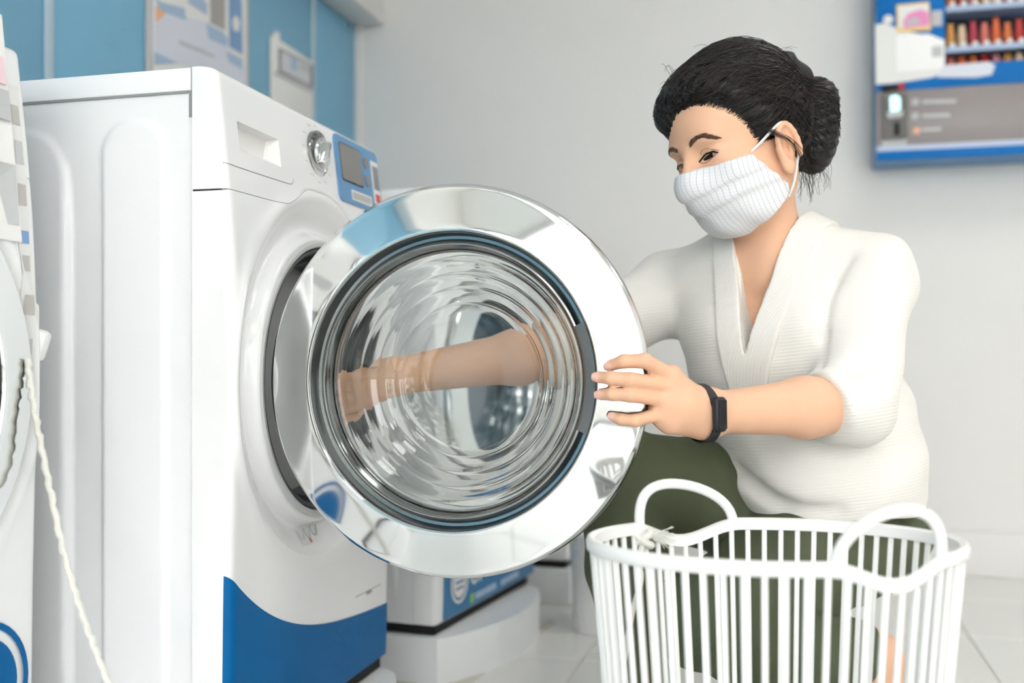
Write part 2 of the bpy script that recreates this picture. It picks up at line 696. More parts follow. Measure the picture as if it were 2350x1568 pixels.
# ================================================================== THE WASHERS
W, H, DEP = 0.593, 0.952, 0.57
ZB = 0.123                                   # underside of a washer
O1 = np.array([-0.310, 1.694, ZB])           # middle of the front foot of the open washer
CZ, R_OPEN, R_DOOR = 0.525, 0.214, 0.270
_pz = np.array([0, .1, .26, .5, .7, .786, .82, .88, .952])
_pv = np.array([0, .002, .005, .0095, .0065, .001, -.004, -.011, -.019])
_pc = np.polyfit(_pz, _pv, 5)


def sst(x):
    x = np.clip(x, 0, 1)
    return x * x * (3 - 2 * x)


def edge_drop(d, r=0.014):
    d = np.clip(d, 0, r)
    return r - np.sqrt(np.maximum(r * r - (r - d) ** 2, 0))


def yF(x, z, fillet=True):
    x, z = np.asarray(x, float), np.asarray(z, float)
    r = np.hypot(x, z - CZ)
    n = np.polyval(_pc, z)
    n = n - 0.022 * sst((0.286 - r) / 0.05) + 0.022 * sst((0.240 - r) / 0.016)
    n = n + 0.005 * np.exp(-((r - 0.293) / 0.010) ** 2)
    if fillet:
        n = n - edge_drop(W / 2 - np.abs(x)) - edge_drop(H - z, 0.010) - edge_drop(z, 0.006)
    return -n


def z_seam(x):
    ax = np.abs(np.asarray(x, float))
    base = 0.789 - 0.004 * np.clip((ax - 0.13) / 0.17, 0, 1)
    return base + 0.037 * sst((0.135 - ax) / 0.105)


def washer_meshes():
    D = {}
    # lower front panel: rays from the porthole to the outline
    th = np.linspace(0, 2 * math.pi, 361)[:-1]
    cs, sn = np.cos(th), np.sin(th)
    R = np.zeros(360)
    for i in range(360):
        lo, hi = 0.2, 0.7
        for _ in range(40):
            m = (lo + hi) / 2
            x, z = m * cs[i], CZ + m * sn[i]
            inside = abs(x) < W / 2 and z > 0 and z < z_seam(x) - 0.0005
            lo, hi = (m, hi) if inside else (lo, m)
        R[i] = lo
    rows = []
    for r in list(np.linspace(R_OPEN, 0.2835, 26)):
        rr = np.minimum(r, R)
        rows.append(np.stack([rr * cs, yF(rr * cs, CZ + rr * sn), CZ + rr * sn], 1))
    for s in (0.1, 0.25, 0.4, 0.55, 0.7, 0.8, 0.87, 0.92, 0.95, 0.97, 0.985, 0.995, 1.0):
        rr = np.minimum(0.2835, R) + (R - np.minimum(0.2835, R)) * s
        rows.append(np.stack([rr * cs, yF(rr * cs, CZ + rr * sn), CZ + rr * sn], 1))
    back = rows[-1].copy()
    back[:, 1] = 0.052
    rows.append(back)
    inner = rows[0].copy()
    inner[:, 1] += 0.02
    rows.insert(0, inner)
    rows = [np.vstack([q, q[:1]]) for q in rows]
    D['front_panel'] = MB().grid(rows).mesh('front_panel', M_ENAMEL, angle=50)
    # control panel above the seam with the drawer pull let into it
    xs = sorted(set([round(v, 5) for v in list(np.linspace(-W / 2, W / 2, 90)) + [-0.249, -0.125] + [sx * (W / 2 - q) for q in (0.0005, 0.001, 0.002, 0.0035, 0.005, 0.008, 0.011) for sx in (-1, 1)]]))
    xs = np.array(xs)
    zrow = []
    for t in np.linspace(0, 1, 6):
        zs = z_seam(xs) + 0.0005
        zrow.append(zs + (0.836 - zs) * t)
    for z in (0.845, 0.858, 0.872, 0.887, 0.90, 0.915, 0.93, 0.940, 0.944, 0.947, 0.949, 0.951, H):
        zrow.append(np.full(len(xs), z))
    rows = [np.stack([xs, yF(xs, z), z], 1) for z in zrow]
    ix0, ix1 = int(np.argmin(abs(xs + 0.249))), int(np.argmin(abs(xs + 0.125)))

    def skip(i, j):
        return 6 <= i < 9 and ix0 <= j < ix1
    mb = MB().grid(rows, skip)
    top = rows[-1].copy()
    top[:, 1] = 0.0528
    mb.grid([rows[-1], top])
    bot = rows[0].copy()
    bot[:, 1] = 0.052
    mb.grid([bot, rows[0]])
    for j in (0, len(xs) - 1):
        col = np.array([q[j] for q in rows])
        cb = col.copy()
        cb[:, 1] = 0.052
        mb.grid([col, cb])
    D['control_panel'] = mb.mesh('control_panel', M_ENAMEL, angle=50)
    # drawer pull: a hollow with sloping floor
    mb = MB()
    x0, x1, za, zb = -0.249, -0.125, 0.845, 0.887
    f = [(x0, yF(x0, za), za), (x1, yF(x1, za), za), (x1, yF(x1, zb), zb), (x0, yF(x0, zb), zb)]
    b = [(x0 + .012, .03, za + .012), (x1 - .012, .03, za + .012), (x1 - .012, .026, zb - .004), (x0 + .012, .026, zb - .004)]
    mb.add(f + b, [(4, 5, 6, 7), (0, 1, 5, 4), (1, 2, 6, 5), (2, 3, 7, 6), (3, 0, 4, 7)])
    D['drawer_pull'] = mb.mesh('drawer_pull', M_PLASTIC, False)
    # drawer gap line
    pts = [(-W / 2 + 0.004, 0.8205), (-0.25, 0.8205), (-0.18, 0.8215), (-0.115, 0.823), (-0.099, 0.8238), (-0.091, 0.827), (-0.087, 0.835)]
    path = cr([(x, 0, z) for x, z in pts], 6)
    path = [(p[0], float(yF(p[0], p[2])) - 0.0001, p[2]) for p in path]
    D['drawer_gap'] = MB().tube(path, [0.0007] * (len(path) - 8) + [0.0007 - 0.00008 * k for k in range(8)], 5).mesh('drawer_gap', M_SEAM)
    # dark liner that shows in the seam
    xs2 = np.linspace(-W / 2 + .002, W / 2 - .002, 60)
    zz = z_seam(xs2)
    D['panel_gap'] = MB().grid([np.stack([xs2, yF(xs2, zz) + 0.0012, zz - 0.003], 1), np.stack([xs2, yF(xs2, zz) + 0.0012, zz + 0.003], 1)]).mesh('panel_gap', M_SEAM)
    # cabinet with pressed side panels
    ys = np.array([0.0530] + list(np.arange(0.06, DEP - 0.01, 0.0035)) + [DEP])
    zs = np.array([0.0, 0.01] + list(np.arange(0.05, 0.74, 0.04)) + list(np.arange(0.76, 0.9185, 0.004)) + [0.9195])
    Y, Zg = np.meshgrid(ys, zs, indexing='ij')

    def rrect(y, z, y0, y1, z1, r):
        z0 = 0.04
        qy = np.abs(y - (y0 + y1) / 2) - ((y1 - y0) / 2 - r)
        qz = np.abs(z - (z0 + z1) / 2) - ((z1 - z0) / 2 - r)
        return np.hypot(np.maximum(qy, 0), np.maximum(qz, 0)) + np.minimum(np.maximum(qy, qz), 0) - r
    hgt = 0.0045 * sst(0.5 - rrect(Y, Zg, 0.094, 0.194, 0.884, 0.045) / 0.010)
    hgt = hgt - 0.007 * sst(0.5 - rrect(Y, Zg, 0.196, 0.250, 0.90, 0.012) / 0.010) * sst((0.88 - Zg) / 0.16)
    hgt = hgt + 0.0045 * sst(0.5 - rrect(Y, Zg, 0.254, 0.50, 0.880, 0.07) / 0.014)
    mb = MB()
    for sg in (-1, 1):
        X = sg * (W / 2 - 0.0045 + hgt)
        mb.grid([[(X[i, j], ys[i], zs[j]) for j in range(len(zs))] for i in range(len(ys))])
    mb.box((0, DEP - 0.002, 0.46), (W - 0.01, 0.004, 0.918))
    mb.box((0, 0.31, 0.004), (W - 0.01, 0.51, 0.006))
    D['cabinet'] = mb.mesh('cabinet', M_ENAMEL_SIDE, angle=60, fix=False)
    D['lid'] = MB().box((0, (0.0538 + DEP) / 2, 0.9362), (W, DEP - 0.0538, 0.0316), 0.0025).mesh('lid', M_ENAMEL_SIDE)
    D['liner'] = MB().box((0, 0.0565, 0.918), (W - 0.006, 0.004, 0.066)).box((0, 0.31, 0.9195), (W - 0.004, 0.50, 0.0035)).box((0, 0.058, 0.45), (W - 0.012, 0.004, 0.9)).mesh('lid_gap', M_SEAM)
    # porthole
    yo = float(yF(0, CZ + R_OPEN))
    D['porthole_trim'] = MB().lathe([(0.222, -0.004), (0.2215, 0.002), (0.218, 0.004), (0.212, 0.003), (0.209, -0.004), (0.209, -0.02)], 128).mesh('porthole_trim', M_LGREY)
    D['gasket'] = MB().lathe([(0.210, -0.012), (0.209, -0.002), (0.205, 0.001), (0.201, -0.003), (0.199, -0.012), (0.2, -0.022), (0.196, -0.028), (0.188, -0.022), (0.182, -0.03),
                              (0.181, -0.06), (0.19, -0.07), (0.19, -0.085), (0.178, -0.095), (0.172, -0.12)], 128).mesh('gasket', M_RUBBER, angle=70)
    D['drum'] = MB().lathe([(0.178, -0.118), (0.21, -0.125), (0.235, -0.14), (0.235, -0.42), (0.22, -0.44), (0.0, -0.45)], 96).mesh('drum', M_STEEL)
    D['yo'] = yo
    # dial
    c = (0.013, 0.892)
    yd = float(yF(c[0], c[1]))
    D['dial_loc'] = (c[0], yd, c[1])
    D['dial_bezel'] = MB().lathe([(0.0375, -0.004), (0.0375, 0.003), (0.036, 0.0045), (0.033, 0.003), (0.030, -0.001), (0.0, -0.001)], 64).mesh('dial_bezel', M_BRUSH)
    kn = MB().lathe([(0.027, -0.001), (0.0265, 0.010), (0.0245, 0.0125), (0.021, 0.013), (0.017, 0.0125), (0.0, 0.012)], 48)
    kn.box((0, -0.0155, 0), (0.011, 0.013, 0.041), 0.003, Matrix.Rotation(0.45, 4, 'Y'))
    D['dial_knob'] = kn.mesh('dial_knob', M_CHROME)
    tk = MB()
    for k in range(12):
        a = math.radians(25 + k * 30)
        for rr in (0.050,):
            x, z = c[0] + rr * math.cos(a), c[1] + rr * 0.95 * math.sin(a)
            if z > 0.944:
                continue
            tk.box((x, float(yF(x, z)) - 0.0001, z), (0.011, 0.0006, 0.0010))
            pass
    D['dial_marks'] = tk.mesh('dial_marks', M_PALEGREY, False)
    # black box standing in for the shade under the washer, and its feet
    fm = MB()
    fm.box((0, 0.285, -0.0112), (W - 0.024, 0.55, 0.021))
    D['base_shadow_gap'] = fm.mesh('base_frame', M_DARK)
    D['foot'] = MB().lathe([(0.0, -0.0225), (0.02, -0.0225), (0.02, -0.012), (0.012, -0.008), (0.012, 0.004)], 16, axis='z').mesh('foot', M_LGREY)
    return D


WM = washer_meshes()


def door_meshes():
    D = {}
    chrome = [(0.203, -0.036), (0.25, -0.038), (0.262, -0.035), (0.2685, -0.027), (0.2702, -0.016), (0.2697, -0.007), (0.2680, -0.0028), (0.2655, -0.0006), (0.2640, 0.0), (0.2636, 0.00006)]
    for k in range(9):
        r_ = 0.2632 - (0.2632 - 0.2072) * k / 8
        chrome.append((r_, 0.0001 + (0.2632 - r_) * 0.20))
    chrome += [(0.2068, 0.01135), (0.2055, 0.0113), (0.2043, 0.0102), (0.2034, 0.0080), (0.2027, 0.004)]
    D['ring'] = MB().lathe(chrome, 220).mesh('door', M_CHROME, angle=26)
    groove = [(0.2028, 0.005), (0.2022, -0.006), (0.1990, -0.012), (0.1950, -0.0125), (0.1920, -0.008), (0.1895, -0.004), (0.1865, -0.0035), (0.1845, -0.006), (0.1810, -0.016), (0.1780, -0.026), (0.1800, -0.036), (0.203, -0.036)]
    D['groove'] = MB().lathe(groove, 200).mesh('inner_ring', M_BRUSH, angle=50)
    front = [(0.0, -0.090), (0.05, -0.0899), (0.098, -0.0888), (0.1055, -0.0868), (0.1090, -0.0830), (0.1125, -0.0800), (0.1200, -0.0785), (0.1260, -0.0755), (0.1300, -0.0700), (0.1340, -0.0665),
             (0.1410, -0.0645), (0.1455, -0.0600), (0.1490, -0.0530), (0.1525, -0.0490), (0.1580, -0.0460), (0.1620, -0.0410), (0.1650, -0.0340), (0.1680, -0.0280), (0.1720, -0.0240), (0.1770, -0.0225), (0.1800, -0.0230)]
    backp = []
    for i in range(len(front)):
        p0, p1 = np.array(front[max(i - 1, 0)]), np.array(front[min(i + 1, len(front) - 1)])
        t = (p1 - p0) / np.linalg.norm(p1 - p0)
        q = np.array(front[i]) + 0.0055 * np.array([t[1], -t[0]])
        backp.append((max(q[0], 0.0), q[1]))
    backp[0] = (0.0, -0.0955)
    backp = backp[::-1]
    m = mat('door glass', (246, 250, 249), 0.0, trans=1.0, ior=1.46)
    D['glass'] = MB().lathe(front + backp, 160).mesh('door_glass', m, angle=60)
    q = math.radians
    D['grip'] = MB().lathe([(0.1865, -0.003), (0.1885, 0.0), (0.1985, 0.0045), (0.2022, 0.0060), (0.2024, -0.004), (0.19, -0.006), (0.1865, -0.003)], 40, a0=q(-20), a1=q(23)).mesh('door_grip', M_GRIP, angle=50)
    D['hinge'] = MB().box((-0.246, 0.046, 0.0), (0.03, 0.05, 0.16), 0.006).mesh('hinge', M_LGREY)
    D['latch'] = MB().box((0.232, 0.040, 0.0), (0.022, 0.016, 0.05), 0.004).box((0.232, 0.052, 0.0), (0.010, 0.014, 0.02), 0.003).mesh('latch', M_LGREY)
    return D


DM = door_meshes()


def make_washer(loc, rz, label, door_open, group='white front-loading washers in a row'):
    root = empty('washing_machine', loc, rz)
    tag(root, label, 'washer', group)
    for nm in ('cabinet', 'lid', 'front_panel', 'control_panel', 'drawer_pull', 'drawer_gap', 'panel_gap', 'dial_marks'):
        oo = link(nm, WM[nm], root)
        if nm == 'dial_marks':
            oo['kind'] = 'stuff'
    link('lid_gap', WM['liner'], root)
    for nm, key in (('porthole_trim', 'porthole_trim'), ('door_gasket', 'gasket'), ('drum', 'drum')):
        o = link(nm, WM[key], root)
        o.location = (0, WM['yo'] - 0.004, CZ)
    d = link('dial', WM['dial_bezel'], root)
    d.location = WM['dial_loc']
    link('dial_knob', WM['dial_knob'], d)
    link('base_frame', WM['base_shadow_gap'], root)  # shade of the gap, built as a black box
    for sx in (-1, 1):
        for y in (0.06, 0.52):
            o = link('foot', WM['foot'], root)
            o.location = (sx * 0.25, y, 0)
    door = link('door', DM['ring'], root)
    if door_open:
        door.location = (-0.206, -0.286, CZ + 0.0)
        door.rotation_euler = (0, 0, math.radians(-90))
    else:
        door.location = (0, -0.022, CZ)
    link('inner_ring', DM['groove'], door)
    link('door_glass', DM['glass'], door)
    tag(link('door_grip', DM['grip'], door), 'dark grey finger grip')
    link('hinge', DM['hinge'], door)
    link('latch', DM['latch'], door)
    return root


def plate(name, x0, x1, z0, z1, m, parent, off=0.0006, th=0.0010, r=0.0, surf=True, nx=2, cz=None):
    """thin rounded plate following the washer's front."""
    cx, cz2 = (x0 + x1) / 2, (z0 + z1) / 2
    pts = []
    if r > 0:
        for (sx, sz, a0) in ((1, 1, 0), (-1, 1, 90), (-1, -1, 180), (1, -1, 270)):
            for k in range(5):
                a = math.radians(a0 + 22.5 * k)
                pts.append((cx + sx * ((x1 - x0) / 2 - r) + r * math.cos(a), cz2 + sz * ((z1 - z0) / 2 - r) + r * math.sin(a)))
    else:
        pts = [(x1, z1), (x0, z1), (x0, z0), (x1, z0)]
    n = len(pts)
    vs = [(x, float(yF(x, z, False)) - off - th, z) for x, z in pts] + [(x, float(yF(x, z, False)) + 0.004, z) for x, z in pts]
    fs = [tuple(range(n))] + [(i, n + i, n + (i + 1) % n, (i + 1) % n) for i in range(n)]
    return MB().add(vs, fs).build(name, m, parent, smooth=False)


w1 = make_washer(O1, ROT, 'white washer in the foreground with its round chrome door swung wide open', True)
# its blue skirt film
cx_ = np.array([-0.2965, -0.29, -0.245, -0.19, -0.115, -0.03, 0.05, 0.14, 0.2965])
cz_ = np.array([0.264, 0.257, 0.222, 0.190, 0.158, 0.133, 0.120, 0.110, 0.099])
pc = np.polyfit(cx_, cz_, 4)
xs = np.concatenate([[-W / 2 + 0.0005, -W / 2 + 0.002, -W / 2 + 0.005, -W / 2 + 0.009], np.linspace(-W / 2 + 0.014, W / 2 - 0.014, 48), [W / 2 - 0.009, W / 2 - 0.005, W / 2 - 0.002, W / 2 - .0005]])
zt = np.interp(xs, np.linspace(-.2965, .2965, 200), np.polyval(pc, np.linspace(-.2965, .2965, 200)))
rows = []
for t in np.linspace(0, 1, 14):
    z = 0.004 + (zt - 0.004) * t
    rows.append(np.stack([xs, yF(xs, z) - 0.0012, z], 1))
MB().grid(rows).build('blue_decal', M_SKIRT, w1)
w1.children[-1]['label'] = 'blue film with a wavy top edge'
# display
dp = plate('display_plate', 0.083, 0.279, 0.828, 0.944, M_DISP, w1, off=0.001, th=0.002, r=0.014)
plate('display_screen', 0.100, 0.192, 0.867, 0.931, M_SCREEN, dp, off=0.0032, th=0.0008, r=0.006)
plate('screen_edge', 0.1, 0.194, 0.865, 0.9325, M_DARK, dp, off=0.003, th=0.0006, r=0.007)
plate('button', 0.204, 0.226, 0.905, 0.925, M_MIDGREY, dp, off=0.003, th=0.0015, r=0.009)
plate('button', 0.204, 0.226, 0.872, 0.892, M_MIDGREY, dp, off=0.003, th=0.0015, r=0.009)
plate('info_sticker', 0.135, 0.226, 0.836, 0.854, M_PAPER, dp, off=0.003, th=0.0005)
for z in (0.849, 0.845, 0.841):
    plate('printed_line', 0.14, 0.22, z - 0.0008, z + 0.0008, M_MIDGREY, dp, off=0.0036, th=0.0004)
plate('price_sticker', 0.240, 0.275, 0.845, 0.925, M_PAPER, dp, off=0.003, th=0.0005)
plate('printed_picture', 0.246, 0.272, 0.872, 0.916, M_MIDGREY, dp, off=0.0036, th=0.0004)
plate('printed_mark', 0.248, 0.270, 0.848, 0.864, M_RED, dp, off=0.0036, th=0.0004)
# round sticker set on the lower rim and the filter hatch
hp = MB().tube([(0.136, float(yF(.136, .1415)), .1415), (0.254, float(yF(.254, .1405)), .1405)], 0.0008, 5)
hp.box((0.198, float(yF(.198, .1375)), .1375), (0.024, 0.002, 0.006), 0.0008)
hp.build('filter_hatch_gap', M_SEAM, w1)


def pedestal(loc, rz, label):
    pts = []
    for k in range(33):
        x = -0.303 + 0.606 * k / 32
        y = -0.006 - 0.075 * (1 - (abs(x + 0.0) / 0.303) ** 2.4)
        if x > 0.27:
            y += (x - 0.27) * 1.0
        pts.append((x, y))
    pts += [(0.303, 0.56), (-0.303, 0.56)]
    bm = bmesh.new()
    vs = [bm.verts.new((x, y, 0)) for x, y in pts]
    f = bm.faces.new(vs)
    r = bmesh.ops.extrude_face_region(bm, geom=[f])
    for v in r['geom']:
        if isinstance(v, bmesh.types.BMVert):
            v.co.z = 0.1
    top = [e for e in bm.edges if all(v.co.z > 0.05 for v in e.verts)]
    bmesh.ops.bevel(bm, geom=top, offset=0.004, segments=2, affect='EDGES', profile=0.5)
    me = bpy.data.meshes.new('pedestal')
    bmesh.ops.recalc_face_normals(bm, faces=bm.faces)
    bm.to_mesh(me)
    bm.free()
    me.materials.append(M_ENAMEL_SIDE)
    me.shade_smooth()
    me.set_sharp_from_angle(angle=math.radians(30))
    root = empty('pedestal', (loc[0], loc[1], 0), rz)
    link('slab', me, root)
    MB().box((0, 0.245, 0.001), (0.612, 0.61, 0.004), 0.001).build('sealant_line', M_GROUT, root)
    tag(root, label, 'pedestal', 'bow-fronted washer pedestals')
    return root


def washer_corner(u, n, da):
    """origin for a washer whose near front corner is at (u, n)."""
    rz = ROT - da
    ux = np.array([math.cos(rz), math.sin(rz), 0])
    return un(u, n, ZB) + ux * W / 2, rz


pedestal(O1, ROT, 'low white pedestal under the washer with the open door')
l2, r2 = washer_corner(2.072, -0.700, math.radians(6.5))
w2 = make_washer(l2, r2, 'white washer behind the open door, with blue text strip along its foot', False)
w2.scale = (1, 1, 0.966)
pedestal(l2, r2, 'low white bow-fronted pedestal under the washer with the blue text strip')
l3, r3 = washer_corner(2.86, -0.578, math.radians(3))
w3 = make_washer(l3, r3, 'far white washer next to the far wall, mostly hidden by the open door', False)
w3.scale = (1, 1, 0.966)
pedestal(l3, r3, 'low white pedestal of the farthest washer beside the white bin')
rz0 = ROT
w0loc = un(1.147 - W / 2, -0.930, ZB)
w0 = make_washer(w0loc, rz0, 'white washer cut off by the left edge of the picture', False)
pedestal(w0loc, rz0, 'low white pedestal under the washer at the left edge')

# text strip on washer 2
st = plate('blue_strip', -0.262, 0.2955, 0.006, 0.165, mat('strip blue', (40, 118, 170), 0.4), w2, off=0.002, th=0.001)


def splate(name, x0, x1, z0, z1, m, parent, off=0.0008, n=10):
    rows = [[(x, float(yF(x, z, False)) - off, z) for x in np.linspace(x0, x1, n)] for z in np.linspace(z0, z1, n)]
    return MB().grid(rows).build(name, m, parent, angle=80)


def ring_logo(x, z, ro, parent, m, off, wide=0.16, inner=True, sx=1.0):
    yv = float(yF(x, z, False)) - off
    o = MB().lathe([(ro * (1 - wide), 0), (ro * (1 - wide), 0.0006), (ro, 0.0006), (ro, 0)], 40).build('logo_ring', m, parent)
    o.location = (x, yv, z)
    return o


splate('care_sticker', -0.060, 0.020, 0.262, 0.292, mat('clear sticker', (226, 226, 224), 0.35), w1)
for k in range(3):
    x = -0.046 + 0.024 * k
    arc = [(x + 0.010 * math.cos(a), 0.287 + 0.016 * math.sin(a)) for a in np.linspace(math.pi, 2 * math.pi, 10)]
    MB().tube([(a, float(yF(a, b, False)) - 0.0012, b) for a, b in arc], 0.0011, 5).build('printed_arc', M_PALEGREY, w1)
splate('printed_mark', -0.026, -0.020, 0.264, 0.271, M_RED, w1, 0.0014, 4)
ring_logo(-0.185, 0.074, 0.046, st, M_PAPER, 0.003, 0.14)
lg = ring_logo(-0.185, 0.074, 0.033, st, M_PAPER, 0.003, 0.99)
for k in range(3):
    z = 0.060 + k * 0.014
    plate('printed_line', -0.206, -0.164, z, z + 0.005, mat('strip blue', (40, 118, 170)), st, off=0.004, th=0.0005)
y2 = float(yF(0, 0.08, False)) - 0.0045
text_mesh('lettering', 'อr  ecu · L.'.replace('อ', 'o'), 0.085, M_PAPER, st, (-0.128, y2, 0.056), extrude=0.0006)
for x0, x1 in ((-0.095, -0.045), (-0.040, 0.030), (0.060, 0.105), (0.112, 0.180)):
    plate('printed_text', x0, x1, 0.017, 0.032, M_PRBLUE, st, off=0.0042, th=0.0004)
plate('printed_mark', -0.124, -0.106, 0.014, 0.034, M_GREEN, st, off=0.004, th=0.0005)

# prints on washer 0
ring_logo(0.195, 0.158, 0.082, w0, M_SKIRT, 0.003, 0.10)
ring_logo(0.195, 0.158, 0.062, w0, M_SKIRT, 0.003, 0.99)
cd = plate('instruction_sheet', 0.15, 0.256, 0.70, 0.985, M_PAPER, w0, off=0.006, th=0.002)
plate('printed_picture', 0.16, 0.252, 0.72, 0.795, M_PALEGREY, cd, off=0.0085, th=0.0003)
plate('printed_mark', 0.18, 0.253, 0.85, 0.888, M_PALEGREY, cd, off=0.0085, th=0.0005)
plate('printed_mark', 0.20, 0.25, 0.895, 0.93, mat('pale pink print', (244, 214, 222), 0.5), cd, off=0.0085, th=0.0005)
sk = splate('sticker_strip', 0.258, 0.281, 0.54, 0.90, mat('pale strip', (228, 229, 228), 0.5), w0, 0.0010, 24)
M_WARMG = mat('warm grey print', (190, 187, 182), 0.5)
for z0, z1, m in ((0.85, 0.875, M_WARMG), (0.80, 0.83, M_PALEGREY), (0.748, 0.775, M_WARMG), (0.70, 0.716, mat('print blue', (130, 165, 210))), (0.665, 0.685, M_WARMG), (0.61, 0.635, M_WARMG), (0.56, 0.58, M_PALEGREY)):
    splate('printed_mark', 0.263, 0.277, z0, z1, m, sk, 0.0016, 6)

# ================================================================== THINGS ON THE WALLS
def plane_pt(px, py, axis, val):
    d = np.array([(px - CX) / FPX, 1, -(py - HY) / FPX])
    t = val / (d @ axis)
    return np.array([0, 0, HC]) + d * t


def wpoly(name, pts, m, parent, off, axis='left', th=0.0012):
    """flat print on the blue wall / on the front of the wall box, as polygon of photo points on that plane; local room axes."""
    vs = []
    for px, py in pts:
        if axis == 'left':
            p = plane_pt(px, py, N, NL)
            vs.append((p @ U, -(NL + off), p[2]))
        else:
            p = plane_pt(px, py, U, UF - 0.16)
            vs.append((UF - 0.16 - off, -(p @ N), p[2]))
    n = len(vs)
    back = [(x, y + th, z) for x, y, z in vs] if axis == 'left' else [(x + th, y, z) for x, y, z in vs]
    return MB().add(vs + back, [tuple(range(n)), tuple(range(2 * n - 1, n - 1, -1))] + [(i, n + i, n + (i + 1) % n, (i + 1) % n) for i in range(n)]).build(name, m, parent, smooth=False)


def rloc(o):
    o.rotation_euler = (0, 0, ROT)
    return o


# big poster board
pb = rloc(bpy.data.objects.new('poster_board', None))
COL.objects.link(pb)
tag(pb, 'large white poster in a grey frame on the blue wall above the washer', 'poster')
M_LILAC = mat('pale lilac print', (222, 226, 238), 0.5)
room_box('frame', M_PALEGREY, [(2.268, 2.775, NL + 0.001, NL + 0.012, 1.25, 1.86)], parent=pb, r=0.004)
room_box('sheet', M_PAPER, [(2.290, 2.752, NL + 0.012, NL + 0.0135, 1.27, 1.845)], parent=pb)
wpoly('printed_field', [(343, 45), (375, 33), (470, 52), (556, 160), (556, 205), (400, 148), (343, 118)], M_LILAC, pb, 0.0145)
wpoly('printed_bar', [(345, -10), (355, 5), (412, 20), (416, 48), (398, 42), (352, 22)], M_PRBLUE, pb, 0.0150)
wpoly('printed_bar', [(420, -15), (452, -8), (464, 12), (464, 36), (422, 8)], M_PRBLUE, pb, 0.0150)
wpoly('printed_triangle', [(345, 15), (368, 32), (346, 52)], M_ORANGE, pb, 0.0152)
wpoly('printed_phone', [(471, -25), (506, -12), (505, 70), (473, 54)], mat('taupe print', (172, 168, 164), 0.5), pb, 0.0152)
wpoly('printed_phone', [(515, -18), (541, -6), (544, 8), (546, 126), (516, 108)], mat('phone blue', (128, 164, 206), 0.5), pb, 0.0152)
wpoly('printed_oval', [(528, 36), (536, 42), (540, 54), (537, 72), (529, 74), (523, 64), (522, 48)], M_PAPER, pb, 0.0160)
wpoly('printed_bar', [(462, 55), (500, 74), (512, 90), (510, 108), (468, 90)], M_PRBLUE, pb, 0.0152)
wpoly('printed_bar', [(508, 120), (545, 136), (545, 160), (516, 144)], M_PRBLUE, pb, 0.0152)
wpoly('printed_field', [(343, 120), (398, 146), (343, 150)], M_PRBLUE, pb, 0.0150)
wpoly('printed_line', [(400, 93), (455, 115), (480, 128), (480, 134), (400, 103)], M_PALEGREY, pb, 0.0152)
# price board
pr = rloc(bpy.data.objects.new('price_board', None))
COL.objects.link(pr)
tag(pr, 'small white notice board on the blue wall beside the grey joint strip', 'notice board')
room_box('board', M_PAPER, [(2.917, 3.207, NL + 0.001, NL + 0.010, 1.36, 1.682)], parent=pr, r=0.003)
wpoly('hanging_tab', [(624, 72), (636, 76), (637, 106), (624, 100)], M_PAPER, pr, 0.009, th=0.006)
wpoly('printed_frame', [(632, 110), (712, 150), (712, 206), (632, 166)], M_MIDGREY, pr, 0.0112)
wpoly('printed_field', [(638, 118), (705, 150), (704, 196), (638, 162)], mat('pale print', (214, 218, 222), 0.5), pr, 0.0118)
wpoly('printed_picture', [(660, 130), (674, 136), (674, 164), (660, 158)], M_PRBLUE, pr, 0.0124)
wpoly('printed_picture', [(680, 142), (704, 154), (704, 170), (680, 158)], M_PALEGREY, pr, 0.0124)
wpoly('printed_line', [(622, 162), (712, 205), (712, 214), (622, 170)], M_PALEGREY, pr, 0.0126)

# wall vending box
VN0, VN1, VZ0, VZ1, VF = 0.283, 1.12, 1.305, 2.15, UF - 0.16
vb = rloc(bpy.data.objects.new('vending_box', None))
COL.objects.link(vb)
tag(vb, 'blue wall-mounted vending box with a snack window and grey card panel', 'vending machine')
WN0, WZ0 = 0.482, 1.590
room_box('housing', M_VBLUE2, [(VF + 0.004, UF - 0.001, VN0, WN0, VZ0, VZ1), (VF + 0.004, UF - 0.001, WN0, VN1, VZ0, WZ0), (UF - 0.02, UF - 0.001, WN0, VN1, WZ0, VZ1),
                               (VF + 0.004, UF - 0.001, VN1 - 0.02, VN1, WZ0, VZ1), (VF + 0.004, UF - 0.001, WN0, VN1 - 0.02, VZ1 - 0.02, VZ1)], parent=vb)
room_box('interior', M_VDARK, [(UF - 0.024, UF - 0.020, WN0, VN1 - 0.02, WZ0, VZ1 - 0.02), (VF + 0.01, UF - 0.024, WN0, VN1 - 0.02, WZ0, WZ0 + 0.002), (VF + 0.006, UF - 0.024, WN0, WN0 + 0.003, WZ0, VZ1 - .02)], parent=vb)
room_box('front_column', M_VBLUE, [(VF, VF + 0.004, VN0, WN0, 1.520, VZ1)], parent=vb, r=0.001)
room_box('front_band', M_VBLUE, [(VF, VF + 0.004, WN0, VN1, 1.522, WZ0)], parent=vb, r=0.001)
room_box('lower_panel', M_VGREY, [(VF, VF + 0.004, VN0, VN1, 1.350, 1.520)], parent=vb, r=0.001)
room_box('foot_band', M_VBLUE, [(VF - 0.002, VF + 0.004, VN0, VN1, VZ0, 1.334)], parent=vb, r=0.001)
room_box('foot_line', mat('pale lilac band', (196, 208, 232), 0.4), [(VF - 0.001, VF + 0.004, VN0, VN1, 1.334, 1.350)], parent=vb)
F_ = 'far'
wpoly('printed_cloud', [(2008, 58), (2030, 52), (2060, 66), (2110, 78), (2168, 92), (2168, 120), (2167, 165), (2140, 178), (2050, 192), (2010, 194)], M_PAPER, vb, 0.001, F_)
